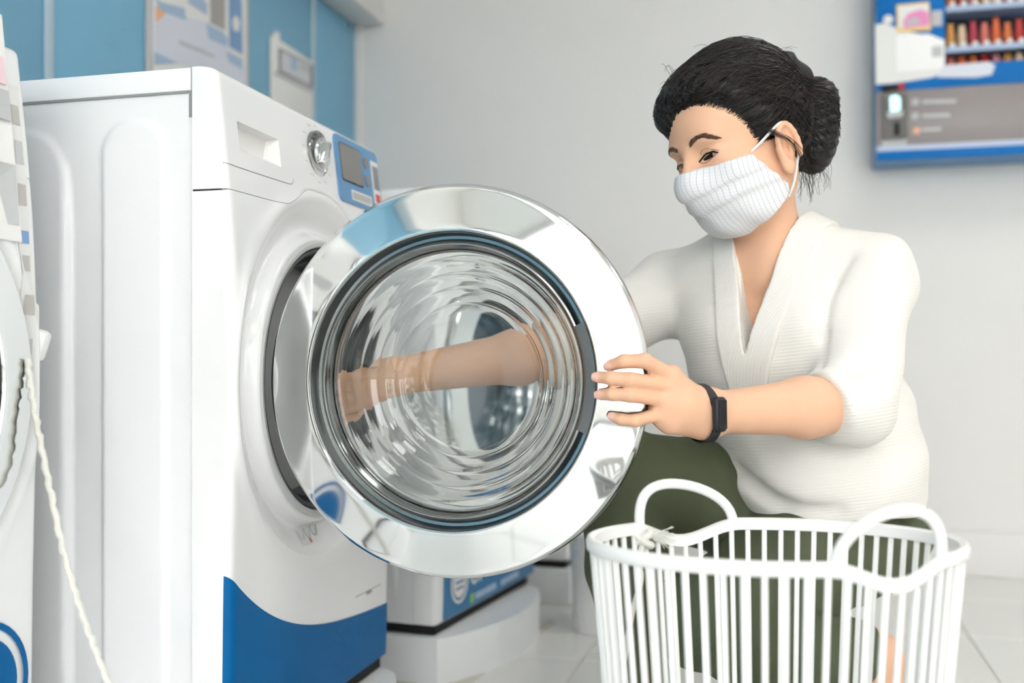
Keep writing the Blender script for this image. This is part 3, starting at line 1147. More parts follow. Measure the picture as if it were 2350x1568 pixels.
wpoly('printed_cloud', [(2165, 150), (2270, 142), (2284, 150), (2276, 172), (2240, 178), (2150, 178)], M_LILAC, vb, 0.0012, F_)
cdv = wpoly('notice_card', [(2057, 12), (2132, 5), (2137, 70), (2058, 74)], M_YELLOW, vb, 0.004, F_, th=0.003)
wpoly('printed_field', [(2061, 16), (2129, 10), (2133, 62), (2062, 67)], M_PAPER, cdv, 0.0046, F_)
wpoly('printed_heart', [(2072, 50), (2084, 32), (2112, 22), (2132, 30), (2132, 60), (2074, 66)], M_PINK, cdv, 0.0052, F_)
wpoly('printed_shadow', [(2080, 50), (2100, 40), (2112, 52), (2096, 60), (2080, 60)], M_PALEGREY, cdv, 0.0058, F_)
wpoly('receipt', [(2138, 26), (2162, 24), (2162, 60), (2138, 61)], M_PALEGREY, vb, 0.003, F_)
wpoly('white_panel', [(2057, 82), (2130, 78), (2165, 92), (2168, 145), (2160, 158), (2058, 166)], mat('bright card', (250, 250, 250), 0.4), vb, 0.003, F_)
wpoly('grey_button', [(2138, 108), (2162, 106), (2162, 130), (2138, 132)], M_PALEGREY, vb, 0.004, F_)
c = plane_pt(2038, 46, U, UF - 0.16)
o = MB().lathe([(0.0, 0.0), (0.014, 0.0), (0.015, 0.003), (0.012, 0.006), (0.0, 0.007)], 20, axis='z').build('round_button', M_PAPER, vb)
o.location = (c @ U, -(c @ N), c[2])
o.rotation_euler = (0, math.radians(-90), 0)
rd = wpoly('card_reader', [(2024, 198), (2078, 192), (2078, 206), (2024, 212)], M_DARK, vb, 0.006, F_, th=0.006)
wpoly('red_light', [(2061, 195), (2074, 193), (2075, 205), (2062, 207)], mat('red lamp', (200, 20, 50), 0.3), rd, 0.007, F_)
dv = wpoly('coin_mechanism', [(2025, 221), (2081, 217), (2082, 317), (2026, 320)], mat('dark device', (92, 90, 88), 0.3), vb, 0.012, F_, th=0.012)
wpoly('lit_slot', [(2041, 224), (2055, 220), (2065, 226), (2066, 252), (2056, 262), (2042, 258)], mat('cyan light', (190, 244, 240), 0.4, emit=0.9), dv, 0.0135, F_)
wpoly('slot_tray', [(2034, 260), (2072, 256), (2070, 270), (2036, 274)], M_PALEGREY, dv, 0.016, F_, th=0.004)
wpoly('coin_slot', [(2050, 284), (2064, 283), (2064, 312), (2050, 313)], M_DARK, dv, 0.0135, F_)
wpoly('printed_label', [(2024, 322), (2081, 318), (2081, 332), (2024, 336)], M_PALEGREY, vb, 0.002, F_)
for x0, x1, y, m in ((2092, 2108, 226, M_PALEGREY), (2116, 2194, 228, M_PALEGREY), (2092, 2108, 258, M_PALEGREY), (2116, 2180, 260, M_PALEGREY), (2096, 2112, 292, M_ORANGE), (2116, 2160, 292, M_PALEGREY)):
    hh = 7 if x1 - x0 < 20 else 4
    wpoly('printed_text', [(x0, y + 2), (x1, y), (x1, y + 2 * hh), (x0, y + 2 * hh + 2)], m, vb, 0.001, F_)
shelf_z = [1.640, 1.765]
for z in shelf_z:
    room_box('shelf', mat('shelf strip', (176, 196, 228), 0.35), [(VF + 0.012, UF - 0.024, WN0 + 0.003, VN1 - 0.02, z - 0.004, z), (VF + 0.008, VF + 0.012, WN0 + 0.003, VN1 - 0.02, z - 0.010, z + 0.006)], parent=vb)
ORD = ['first', 'second', 'third', 'fourth', 'fifth', 'sixth', 'seventh', 'eighth']
pcol = [('orange', (226, 120, 60)), ('red', (200, 54, 48)), ('pink', (226, 150, 150)), ('amber', (226, 160, 80)), ('cream', (236, 206, 170)), ('crimson', (186, 50, 70)), ('red-and-white', (226, 120, 104)), ('tangerine', (238, 110, 56))]
pouch_me = {}
for nm, rgb in pcol:
    m = mat('pouch ' + nm, rgb, 0.35, noise=0.25, nscale=90)
    mb = MB()
    rows = []
    for z, hw, hd in ((0, .011, .009), (.004, .0125, .011), (.03, .0125, .0115), (.055, .0115, .009), (.072, .009, .005), (.082, .0085, .0012), (.088, .0085, .0012)):
        rows.append([(hd * math.copysign(abs(math.cos(a)) ** .6, math.cos(a)), hw * math.copysign(abs(math.sin(a)) ** .6, math.sin(a)), z) for a in np.linspace(0, 2 * math.pi, 17)])
    mb.grid(rows)
    pouch_me[nm] = mb.mesh('snack_pouch', m, angle=80)
lab_me = MB().lathe([(0.0, 0), (0.0075, 0.0), (0.0085, 0.002), (0.0055, 0.004), (0.0, 0.004)], 14, axis='z').mesh('price_disc', M_PAPER)
rows_ = [('top', 1.7652, 0), ('middle', 1.6402, 1), ('bottom', 1.5922, 2)]
for rn, z, ri in rows_:
    for k in range(8):
        nm, rgb = pcol[(k + 3 * ri) % 8]
        nn = WN0 + 0.022 + k * 0.0325
        o = link('snack_pouch', pouch_me[nm])
        o.location = tuple(un(VF + 0.045, nn, z))
        o.rotation_euler = (0, 0, ROT)
        sc_ = [1.0, 0.92, 1.05, 0.95, 1.1, 0.9, 1.0, 1.05][k]
        o.scale = (1, 1, sc_ if ri != 2 else 0.36)
        tag(o, f'{nm} snack pouch, {ORD[k]} from the left on the {rn} shelf of the vending box', 'snack pouch', 'snack pouches in the vending box')
        if ri != 2:
            d = link('price_disc', lab_me, vb)
            d.location = (VF + 0.007, -nn, z + 0.010)
            d.rotation_euler = (0, math.radians(-90), 0)

# white bin behind the door
bc = P(1392, 1440, 2.66)
bn = empty('waste_bin', (bc[0], bc[1], 0))
MB().lathe([(0.0, 0.004), (0.078, 0.004), (0.083, 0.0), (0.086, 0.01), (0.088, 0.16), (0.092, 0.163), (0.094, 0.24), (0.096, 0.245), (0.090, 0.246), (0.086, 0.02), (0.0, 0.02)], 48, axis='z').build('bucket', M_PLASTIC, bn)
MB().lathe([(0.0955, 0.236), (0.099, 0.238), (0.099, 0.246), (0.095, 0.250), (0.090, 0.247)], 48, axis='z').build('rim', M_PLASTIC, bn)
tag(bn, 'small round white bin on the floor behind the open washer door', 'bin')

# cord hanging from a hook on the left washer
hk = empty('cord_hook', P(82, 790, 1.345))
MB().box((0, 0, 0), (0.030, 0.022, 0.040), 0.007, Matrix.Rotation(0.3, 4, 'Y')).build('hook_body', M_PLASTIC, hk)
MB().box((-0.006, 0, 0.033), (0.018, 0.016, 0.04), 0.005).build('hook_clip', M_PLASTIC, hk)
tag(hk, 'white plastic cord hook beside the left washer', 'hook')
pts = cr([P(62, 826, 1.290), P(80, 950, 1.290), P(112, 1110, 1.30), P(152, 1290, 1.27), P(196, 1430, 1.25), P(246, 1560, 1.23), P(320, 1720, 1.21), P(400, 1980, 1.19)], 14)
pts = [p + np.array([0.0012 * math.sin(i * 1.7), 0, 0.0012 * math.cos(i * 2.3)]) for i, p in enumerate(pts)]
pts[-1][2] = max(pts[-1][2], 0.006)
o = MB().tube(pts, [0.0042 + 0.0006 * math.sin(i * 2.1) for i in range(len(pts))], 10).build('cord', M_ROPE)
tag(o, 'white twisted cord slanting down from the hook beside the left washer', 'cord')

# ================================================================== LAUNDRY BASKET
BC, BA, BB, BZ = np.array([0.289, 1.155, 0.0]), 0.201, 0.146, 0.473
bk = empty('laundry_basket', (BC[0], BC[1], 0))
tag(bk, 'white plastic laundry basket of upright rods with two arched handles', 'basket')
H1, H2 = math.radians(113.5), math.radians(296)


def adiff(a, b):
    return (a - b + math.pi) % (2 * math.pi) - math.pi


def rim_pt(q, s=1.0, dz=0.0):
    z = BZ
    for hc in (H1, H2):
        w = abs(adiff(q, hc)) / math.radians(22)
        if w < 1:
            z -= 0.019 * float(0.5 + 0.5 * math.cos(math.pi * w))
    return np.array([BA * s * math.cos(q), BB * s * math.sin(q), z + dz])


NR_ = 144
qs = [2 * math.pi * i / NR_ for i in range(NR_)]
# rim: flat band section
rows = []
sec = [(0.0, 0.0075), (0.0045, 0.0065), (0.0062, 0.002), (0.0055, -0.006), (0.001, -0.0085), (-0.0045, -0.007), (-0.0045, 0.005), (0.0, 0.0075)]
for q in qs + [qs[0]]:
    c, nrm = rim_pt(q), np.array([math.cos(q) / BA, math.sin(q) / BB, 0])
    nrm /= np.linalg.norm(nrm)
    rows.append([c + nrm * a + np.array([0, 0, b]) for a, b in sec])
MB().grid(rows).build('rim', M_BASKET, bk, angle=60)
rod_me = MB().box((0, 0, 0.5), (0.0062, 0.0048, 1.0), 0.0016, seg=2).mesh('rod', M_BASKET)
NRODS = 62
for i in range(NRODS):
    q = 2 * math.pi * (i + 0.3) / NRODS
    top, bot = rim_pt(q, 1.0, -0.004), np.array([BA * 0.80 * math.cos(q), BB * 0.80 * math.sin(q), 0.022])
    d = top - bot
    ln = np.linalg.norm(d)
    zt_ = d / ln
    rad = np.array([math.cos(q) / BA, math.sin(q) / BB, 0])
    y = rad - zt_ * (rad @ zt_)
    y /= np.linalg.norm(y)
    x = np.cross(y, zt_)
    o = link('rod', rod_me, bk)
    o.matrix_local = Matrix(((x[0], y[0], zt_[0] * ln, bot[0]), (x[1], y[1], zt_[1] * ln, bot[1]), (x[2], y[2], zt_[2] * ln, bot[2]), (0, 0, 0, 1)))
for zz, s_ in ((0.15, 0.855),):
    MB().tube([(BA * s_ * 1.01 * math.cos(q), BB * s_ * 1.01 * math.sin(q), zz) for q in qs[::2]], 0.004, 8, closed=True).build('hoop', M_BASKET, bk)
pl = MB()
pl.prism([(BA * 0.82 * math.cos(q), BB * 0.82 * math.sin(q)) for q in qs[::3]], 0.0, 0.026)
pl.build('bottom', M_BASKET, bk)
for hc, lean, hgt in ((H1, -0.6, 0.052), (H2, 0.5, 0.056)):
    a0, a1 = hc + math.radians(18.5), hc - math.radians(19.5)
    p0, p1 = rim_pt(a0), rim_pt(a1)
    out = np.array([math.cos(hc), math.sin(hc), 0])
    pts = []
    for t in np.linspace(0, 1, 25):
        ang = math.pi * t
        base = p0 + (p1 - p0) * (0.5 - 0.5 * math.cos(ang))
        base = base + (p0 - p1) * (0.14 if hc == H1 else 0.08) * math.sin(ang) ** 2
        pts.append(base + out * 0.010 * math.sin(ang) + np.array([0, 0, hgt * math.sin(ang) ** 0.85]))
    MB().tube(pts, 0.0062, 12).build('handle', M_BASKET, bk)
q = math.radians(186)
o = MB().box((0, 0, 0), (0.006, 0.012, 0.020), 0.001).build('rim_tab', M_BASKET, bk)
o.location = tuple(rim_pt(q) + np.array([0.002, 0, -0.014]))
# cord tied to the handle foot
cdk = empty('tied_cord', tuple(BC + rim_pt(H1 + math.radians(17))))
tag(cdk, 'frayed white cord knotted to the rear handle of the basket', 'cord')
kn = []
for t in np.linspace(0, 4 * math.pi, 40):
    kn.append((0.010 * math.cos(t) * (0.8 + .2 * math.sin(t * 2.3)), -0.004 + 0.009 * math.sin(t), -0.010 + 0.010 * math.sin(t * 0.5 + 1.0)))
MB().tube(kn, 0.0045, 8).build('knot', M_ROPE, cdk)
tail = cr([(0.0, -0.008, -0.012), (-0.006, -0.012, -0.035), (-0.004, -0.010, -0.06), (-0.014, -0.008, -0.10), (-0.022, -0.004, -0.15), (-0.03, -0.01, -0.20)], 8)
MB().tube(tail, 0.0035, 8).build('tail', M_ROPE, cdk)
fr = MB()
for k in range(26):
    a = RNG.uniform(-0.9, 0.7)
    l = RNG.uniform(0.012, 0.030)
    p0 = np.array([0.012, -0.008, -0.008 + RNG.uniform(-.004, .004)])
    e = p0 + np.array([l * math.cos(a), RNG.uniform(-.006, .004), l * math.sin(a)])
    fr.tube([p0, (p0 + e) / 2 + np.array([0, 0, 0.002]), e], 0.0005, 4)
fo = fr.build('frayed_end', M_ROPE, cdk)
fo['kind'] = 'stuff'

# ================================================================== THE PERSON
def nrmz(v):
    v = np.asarray(v, float)
    return v / np.linalg.norm(v)


person = empty('person', (0.5, 1.72, 0.0))
tag(person, 'person in a cream knit sweater and white face mask crouching beside the open washer', 'person')
PORG = np.array([0.5, 1.72, 0.0])


def pchild(o):
    o.location = tuple(-PORG)       # geometry is in world coordinates
    return o


# ---- body frame
Fb = nrmz([-0.55, -0.83, 0])
Lb = nrmz([0.83, -0.55, 0])
PV = P(1925, 1120, 1.80)
TT = np.array([0.411, 1.70, 0.800])          # between the shoulders
WA = P(1868, 985, 1.76)
CH = P(1800, 800, 1.715)
NB = P(1762, 600, 1.665)
SL = TT + 0.168 * Lb + np.array([0, 0, 0.0])
SR = TT - 0.165 * Lb + np.array([0, 0, -0.008])
EL_ = P(1935, 930, 1.515)
WL = P(1622, 948, 1.400)
ER = P(1275, 806, 1.70)
WR = P(893, 866, 1.665)

class EC:                       # elliptic round cone: squeezed along Fb
    def __init__(s, a, b, ra, rb, sq=1.28, k=0.04, op='+'):
        s.rc = RC(a, b, ra, rb)
        s.sq, s.k, s.op, s.a = sq, k, op, np.asarray(a, float)
        s.c, s.r = s.rc.c, s.rc.r
        s.ax = Fb
        s.rc.b = s.rc.a + (s.rc.b - s.rc.a) + (sq - 1) * ((s.rc.b - s.rc.a) @ Fb) * Fb

    def ev(s, p):
        q = p + (s.sq - 1) * ((p - s.a) @ s.ax)[:, None] * s.ax
        return s.rc.ev(q) / (0.5 + 0.5 * s.sq)


# ---- head frame
HS = 1.05


def head_axes(psi, th, ro):
    F = np.array([-math.sin(psi), -math.cos(psi), 0])
    L = np.array([math.cos(psi), -math.sin(psi), 0])
    Uz = np.array([0, 0, 1.0])
    F2, U2 = F * math.cos(th) - Uz * math.sin(th), Uz * math.cos(th) + F * math.sin(th)
    return F2, L * math.cos(ro) + U2 * math.sin(ro), U2 * math.cos(ro) - L * math.sin(ro)


HF, HL, HU = head_axes(math.radians(62), math.radians(19), math.radians(5))
HA = np.array([HF, HL, HU])


def hdir(v):
    return v[0] * HF + v[1] * HL + v[2] * HU


HO = P(1627, 354, 1.53) - HS * hdir((0.080, 0.031, 0.0))     # the near eye fixes the head


def hp_(f, l, u):
    return HO + HS * hdir((f, l, u))


def HE(c, r, k=0.012, op='+', rot=None, cut=None):
    A = HA if rot is None else rot @ HA
    return EL(hp_(*c), np.array(r) * HS, A, k, op, cut)


def rotm(axis, deg):
    a = math.radians(deg)
    c, s = math.cos(a), math.sin(a)
    return {'f': np.array([[1, 0, 0], [0, c, s], [0, -s, c]]), 'l': np.array([[c, 0, -s], [0, 1, 0], [s, 0, c]]), 'u': np.array([[c, s, 0], [-s, c, 0], [0, 0, 1]])}[axis]


def HR(a, b, ra, rb, k=0.01, op='+'):
    return RC(hp_(*a), hp_(*b), ra * HS, rb * HS, k, op)


head = [
    HE((-0.012, 0, 0.034), (0.094, 0.074, 0.086)),
    HE((0.040, 0, 0.042), (0.050, 0.060, 0.052), 0.03),
    HE((0.030, 0, -0.030), (0.058, 0.060, 0.075), 0.03),
    HE((0.034, 0, -0.068), (0.046, 0.047, 0.038), 0.03),
    HE((0.058, 0, -0.094), (0.018, 0.022, 0.014), 0.02),
    HE((0.052, 0.036, -0.026), (0.030, 0.028, 0.026), 0.02),
    HE((0.052, -0.036, -0.026), (0.030, 0.028, 0.026), 0.02),
    HE((0.074, 0.026, 0.023), (0.015, 0.026, 0.011), 0.016),
    HE((0.074, -0.026, 0.023), (0.015, 0.026, 0.011), 0.016),
    HR((0.084, 0, 0.016), (0.106, 0, -0.032), 0.008, 0.012, 0.014),
    HE((0.0, 0.052, -0.055), (0.035, 0.016, 0.040), 0.03),
    HE((0.0, -0.052, -0.055), (0.035, 0.016, 0.040), 0.03),
]
for s in (1, -1):
    head.append(HE((0.101, s * 0.033, 0.000), (0.016, 0.021, 0.011), 0.014, '-'))
    head.append(HE((0.0665, s * 0.031, -0.002), (0.0170, 0.0200, 0.0150), 0.006))
    head.append(HE((0.0865, s * 0.0325, -0.0030), (0.014, 0.0140, 0.0034), 0.0022, '-', rotm('f', s * 8)))
    # crease over the lid
    head.append(HE((0.0880, s * 0.033, 0.0055), (0.006, 0.016, 0.0009), 0.002, '-', rotm('f', s * 10)))
# ear (her left one shows)
for s in (1, -1):
    er = rotm('u', s * 18) @ rotm('l', -14)
    e = [HE((-0.012, s * 0.079, -0.028), (0.0195, 0.0075, 0.033), 0.004, '+', er),
         HE((-0.006, s * 0.082, -0.052), (0.010, 0.0065, 0.012), 0.006, '+', er)]
    arc = []
    for a in np.linspace(-70, 215, 14):
        q = math.radians(a)
        arc.append((-0.012 - 0.0175 * math.cos(q) * -1 - 0.0 - 0.002, s * 0.085, -0.024 + 0.030 * math.sin(q)))
    for p0, p1 in zip(arc[:-1], arc[1:]):
        e.append(HR(p0, p1, 0.0042, 0.0042, 0.003))
    e.append(HE((-0.010, s * 0.0900, -0.022), (0.0125, 0.0120, 0.0210), 0.003, '-', er))
    e.append(HR((0.002, s * 0.0835, -0.036), (0.004, s * 0.083, -0.026), 0.005, 0.004, 0.004))
    e.append(HR((-0.016, s * 0.0825, -0.040), (-0.018, s * 0.0825, -0.014), 0.0030, 0.0026, 0.003))
    e.append(HR((-0.018, s * 0.0825, -0.014), (-0.008, s * 0.0825, -0.008), 0.0026, 0.0020, 0.003))
    head.append(GR(e, 0.006))

neck = [RC(hp_(-0.020, 0, -0.050), NB + Fb * 0.004, 0.050, 0.056, 0.03),
        RC(hp_(-0.030, 0.045, -0.045), NB + Fb * 0.045 + Lb * 0.012 - np.array([0, 0, 0.03]), 0.016, 0.012, 0.025),
        RC(NB, TT, 0.050, 0.055, 0.05)]

torso_skin = [EC(TT, CH + np.array([0, 0, 0.06]), 0.090, 0.118, 1.12, 0.05), RC(TT, SL, 0.050, 0.042, 0.04), RC(TT, SR, 0.050, 0.042, 0.04),
              EC(CH, WA, 0.118, 0.115, 1.1, 0.05), RC(WA, PV, 0.10, 0.10, 0.04),
              RC(TT + Fb * 0.075 + np.array([0, 0, 0.02]) - Lb * 0.07, TT + Fb * 0.06 + np.array([0, 0, 0.035]) + Lb * 0.10, 0.012, 0.010, 0.03)]
arms = [RC(SL, EL_, 0.044, 0.040, 0.03), RC(SR, ER, 0.044, 0.040, 0.03)]
# left forearm with its fleshy upper third
fa = EL_ + (WL - EL_) * 0.30
arms += [RC(EL_, fa, 0.040, 0.041, 0.02), RC(fa, WL, 0.0405, 0.027, 0.02), RC(WL + np.array([0, 0, 0.008]), WL + np.array([0, 0, -0.010]), 0.024, 0.024, 0.01)]
fr_ = ER + (WR - ER) * 0.22
arms += [RC(ER, fr_, 0.041, 0.043, 0.02), RC(fr_, WR, 0.042, 0.028, 0.02)]

# ---- left hand on the chrome ring
DH = 1.347
hand_l = [RC(WL, P(1560, 930, 1.372), 0.028, 0.029, 0.02), RC(WL + np.array([-.005, 0, -.006]), P(1540, 962, 1.370), 0.026, 0.021, 0.012),
          RC(P(1585, 925, 1.38), P(1538, 868, 1.362), 0.021, 0.0155, 0.015), RC(P(1580, 940, 1.38), P(1522, 920, 1.360), 0.022, 0.0155, 0.012),
          RC(P(1538, 868, 1.360), P(1512, 950, 1.362), 0.0150, 0.0140, 0.012)]
fing_px = {
    'index': [(1536, 862, 1.356), (1480, 828, 1.330), (1432, 829, 1.336), (1403, 838, 1.347)],
    'middle': [(1530, 884, 1.354), (1448, 872, 1.328), (1402, 868, 1.334), (1375, 866, 1.345)],
    'ring': [(1522, 916, 1.354), (1446, 907, 1.330), (1405, 905, 1.336), (1380, 906, 1.346)],
    'little': [(1512, 950, 1.358), (1458, 966, 1.338), (1426, 963, 1.344), (1408, 957, 1.350)]}
rad = {'index': (.0105, .0094, .0086, .0078), 'middle': (.0108, .0096, .0088, .0080), 'ring': (.0102, .0090, .0082, .0075), 'little': (.0092, .0080, .0073, .0066)}
fings = []
for nm, ch in fing_px.items():
    q = [P(*c) for c in ch]
    r_ = rad[nm]
    fings.append(GR([RC(q[i], q[i + 1], r_[i], r_[i + 1], 0.004) for i in range(3)], 0.0035))
th = [P(1570, 962, 1.385), P(1520, 935, 1.420), P(1478, 905, 1.432), P(1450, 890, 1.428)]
fings.append(GR([RC(th[0], th[1], 0.016, 0.0125, 0.006), RC(th[1], th[2], 0.0120, 0.0105, 0.004), RC(th[2], th[3], 0.0105, 0.0085, 0.004)], 0.008))

# ---- right hand reaching into the drum
hand_r = [RC(WR, P(828, 890, 1.66), 0.028, 0.027, 0.02), RC(P(850, 880, 1.655), P(800, 880, 1.65), 0.022, 0.018, 0.012), RC(P(850, 900, 1.66), P(800, 925, 1.66), 0.022, 0.017, 0.012)]
rf = [[(806, 868, 1.648), (768, 872, 1.638), (748, 892, 1.638), (745, 908, 1.642)], [(800, 888, 1.645), (760, 896, 1.634), (742, 920, 1.634), (742, 938, 1.64)],
      [(800, 908, 1.648), (764, 922, 1.638), (748, 946, 1.638), (750, 964, 1.644)], [(806, 926, 1.655), (778, 946, 1.648), (766, 966, 1.648), (768, 980, 1.652)]]
for ch in rf:
    q = [P(*c) for c in ch]
    fings.append(GR([RC(q[0], q[1], .0102, .0090, .004), RC(q[1], q[2], .0090, .0082, .004), RC(q[2], q[3], .0082, .0070, .004)], 0.0035))
q = [P(850, 905, 1.675), P(815, 945, 1.69), P(790, 965, 1.69), P(775, 975, 1.685)]
fings.append(GR([RC(q[0], q[1], 0.015, 0.012, 0.005), RC(q[1], q[2], .0118, .0102, .004), RC(q[2], q[3], .01, .008, .004)], 0.008))

# ---- legs, one bare ankle
PT = P(1905, 1190, 1.80)
LH, RH = PT + Lb * 0.075, PT - Lb * 0.085
LK = P(1606, 1416, 1.53)
LA = P(2008, 1505, 1.665)
RK = P(1425, 1085, 1.64)
RA = P(1470, 1590, 1.74)
ltoe = np.array([LA[0] - 0.045, LA[1] - 0.075, 0.024])
rtoe = np.array([RA[0] - 0.10, RA[1] - 0.07, 0.024])
RA[2] = 0.085
legs_skin = [RC(LH, LK, 0.085, 0.055, 0.03), RC(LK, LA, 0.055, 0.038, 0.03), RC(RH, RK, 0.085, 0.055, 0.03), RC(RK, RA, 0.055, 0.038, 0.03),
             RC(LA, LA + np.array([0.022, 0.02, -0.030]), 0.036, 0.027, 0.02), RC(LA + np.array([0.012, 0.012, -0.02]), LA + np.array([-0.004, -0.012, -0.11]), 0.030, 0.034, 0.03),
             RC(LA + np.array([-0.004, -0.012, -0.11]), ltoe + np.array([0.03, 0.03, 0.014]), 0.034, 0.034, 0.02), RC(ltoe + np.array([0.03, 0.03, 0.012]), ltoe, 0.034, 0.020, 0.02),
             RC(RA, RA + np.array([0.03, 0.02, -0.05]), 0.036, 0.03, 0.02), RC(RA + np.array([0.02, 0.015, -0.05]), rtoe, 0.032, 0.022, 0.03)]
body_ops = torso_skin + neck + head + arms + hand_l + hand_r + legs_skin + fings
body = pchild(sdf_obj('body', body_ops, 0.0023, M_SKIN, person))

# eyes, lid lines, brows, nails
for s in (1, -1):
    c = hp_(0.0655, s * 0.031, -0.003)
    look = nrmz(HF - 0.10 * HL * s + 0.06 * HU)
    eb = MB()
    R_ = 0.0138 * HS
    a = np.cross(look, HU)
    a /= np.linalg.norm(a)
    b = np.cross(a, look)
    rows, irows = [], []
    for t in np.linspace(0.0, math.pi, 18):
        rows.append([c + R_ * (math.cos(t) * look + math.sin(t) * (math.cos(q) * a + math.sin(q) * b)) for q in np.linspace(0, 2 * math.pi, 25)])
    for t in np.linspace(0.0, 0.50, 6):
        irows.append([c + (R_ + 0.0004) * (math.cos(t) * look + math.sin(t) * (math.cos(q) * a + math.sin(q) * b)) for q in np.linspace(0, 2 * math.pi, 25)])
    e = eb.grid(rows).build('eyeball', M_EYEW, body)
    MB().grid(irows).build('iris', M_IRIS, body)
    # lash line along the upper lid and brow
    def on_face(pts, off=0.0004):
        p = np.array([hp_(*q) for q in pts])
        return ev_project(head, p, 5, off)
    lash = [(0.090, s * 0.0165, -0.0050), (0.092, s * 0.022, -0.0012), (0.092, s * 0.030, 0.0012), (0.090, s * 0.038, 0.0010), (0.084, s * 0.046, -0.0008), (0.080, s * 0.0505, -0.0026)]
    lp = on_face([tuple(p) for p in cr(lash, 4)], 0.0002)
    MB().tube(list(lp), [0.0005] + [0.0014] * (len(lp) - 2) + [0.0004], 6).build('lash_line', M_IRIS, body)
    low = [(0.090, s * 0.018, -0.0060), (0.091, s * 0.026, -0.0082), (0.090, s * 0.036, -0.0072), (0.084, s * 0.046, -0.0035)]
    lp = on_face([tuple(p) for p in cr(low, 4)], 0.0)
    MB().tube(list(lp), 0.00045, 5).build('lid_line', M_LIP, body)
    crs = [(0.088, s * 0.018, 0.0010), (0.090, s * 0.026, 0.0058), (0.090, s * 0.036, 0.0062), (0.084, s * 0.046, 0.0035), (0.078, s * 0.053, -0.0005)]
    lp = on_face([tuple(p) for p in cr(crs, 4)], -0.0002)
    MB().tube(list(lp), [0.0002] + [0.0005] * (len(lp) - 2) + [0.0002], 5).build('lid_crease', M_LIP, body)
    br = MB()
    for k in range(220):
        t = RNG.uniform(0, 1)
        l0 = 0.013 + 0.042 * t
        arch = 0.018 + 0.0085 * math.sin(math.pi * min(1, t * 0.85 + 0.08)) - 0.007 * max(0, t - 0.6) / 0.4
        wd = 0.0042 * (1 - 0.72 * t) * (0.6 + 0.4 * min(1, t * 6))
        l1, u1 = l0, arch + RNG.uniform(-wd, wd)
        sl = 0.006 * (0.5 + t)
        pp = [(0.092 - 1.6 * max(l1 - 0.03, 0) ** 1.3, s * l1, u1), (0.092 - 1.6 * max(l1 - 0.027, 0) ** 1.3, s * (l1 + sl * 0.5), u1 + 0.0016 * (1 - 1.6 * t)), (0.09 - 1.6 * max(l1 - 0.024, 0) ** 1.3, s * (l1 + sl), u1 + 0.0020 * (1 - 2 * t))]
        br.v += [tuple(hp_(*q)) for q in pp]
    bp_ = ev_project(head, np.array(br.v), 5, 0.0003)
    bm_ = MB()
    for k in range(0, len(bp_), 3):
        bm_.tube(list(bp_[k:k + 3]), [0.00042, 0.0004, 0.00012], 3, cap=False)
    o = bm_.build('eyebrow', M_BROW, body, fix=False)
    o['kind'] = 'stuff'
for nm, ch in fing_px.items():
    a, b = P(*ch[2]), P(*ch[3])
    d = nrmz(b - a)
    side = nrmz(np.cross(d, [0, 1.0, 0]))
    up = nrmz(np.cross(side, d))
    if up[1] > 0:
        up = -up
    r_ = rad[nm][3]
    rows = []
    for i, t in enumerate(np.linspace(-0.5, 1.0, 6)):
        hw = [0.75, 0.85, 0.88, 0.88, 0.82, 0.55][i]
        rows.append([b + d * (t * r_ * 0.92) + r_ * 1.03 * (math.sin(q) * side + math.cos(q) * up) * (1.0 if t < 0.6 else 0.90) for q in np.linspace(-hw, hw, 7)])
    MB().grid(rows).build('fingernail', M_NAIL, body)

# ---- wristband on the left wrist
fd = nrmz(EL_ - WL)
wc = WL - fd * 0.010
ax2 = nrmz(np.array([0, 0, 1.0]) - fd * fd[2])
ax1 = np.cross(ax2, fd)            # points away from or to the camera
if ax1[1] > 0:
    ax1 = -ax1
wb = empty('wristband', (0, 0, 0))
wb.parent = person
wb.location = tuple(-PORG)
tilt = 0.30


def bandpt(q, r, h):
    e = wc + r[0] * math.cos(q) * ax1 + r[1] * math.sin(q) * ax2 + fd * (h + tilt * r[1] * math.sin(q) * -0.35)
    return e


rows = []
for q in np.linspace(0, 2 * math.pi, 49):
    rows.append([bandpt(q, (0.0355, 0.0385), -0.0075), bandpt(q, (0.0370, 0.0400), -0.007), bandpt(q, (0.0370, 0.0400), 0.007), bandpt(q, (0.0355, 0.0385), 0.0075), bandpt(q, (0.0340, 0.0370), 0.0), bandpt(q, (0.0355, 0.0385), -0.0075)])
MB().grid(rows).build('strap', M_BAND, wb, angle=50)
Mx = Matrix(((fd[0], ax1[0], ax2[0], 0), (fd[1], ax1[1], ax2[1], 0), (fd[2], ax1[2], ax2[2], 0), (0, 0, 0, 1)))
cc = wc + ax1 * 0.0385
Mx.translation = Vector(cc)
MB().box((0, 0, 0), (0.0195, 0.011, 0.046), 0.005, Mx, 3).build('capsule', M_BAND, wb)
MB().box((0.0015, 0.0052, 0), (0.0135, 0.0022, 0.038), 0.001, Mx, 2).build('band_screen', M_BANDSCR, wb)
wb['label'] = 'black fitness wristband with slim screen'

# ---- sweater
sv = np.array([0, 0, 1.0])
spine = nrmz(TT - PV)


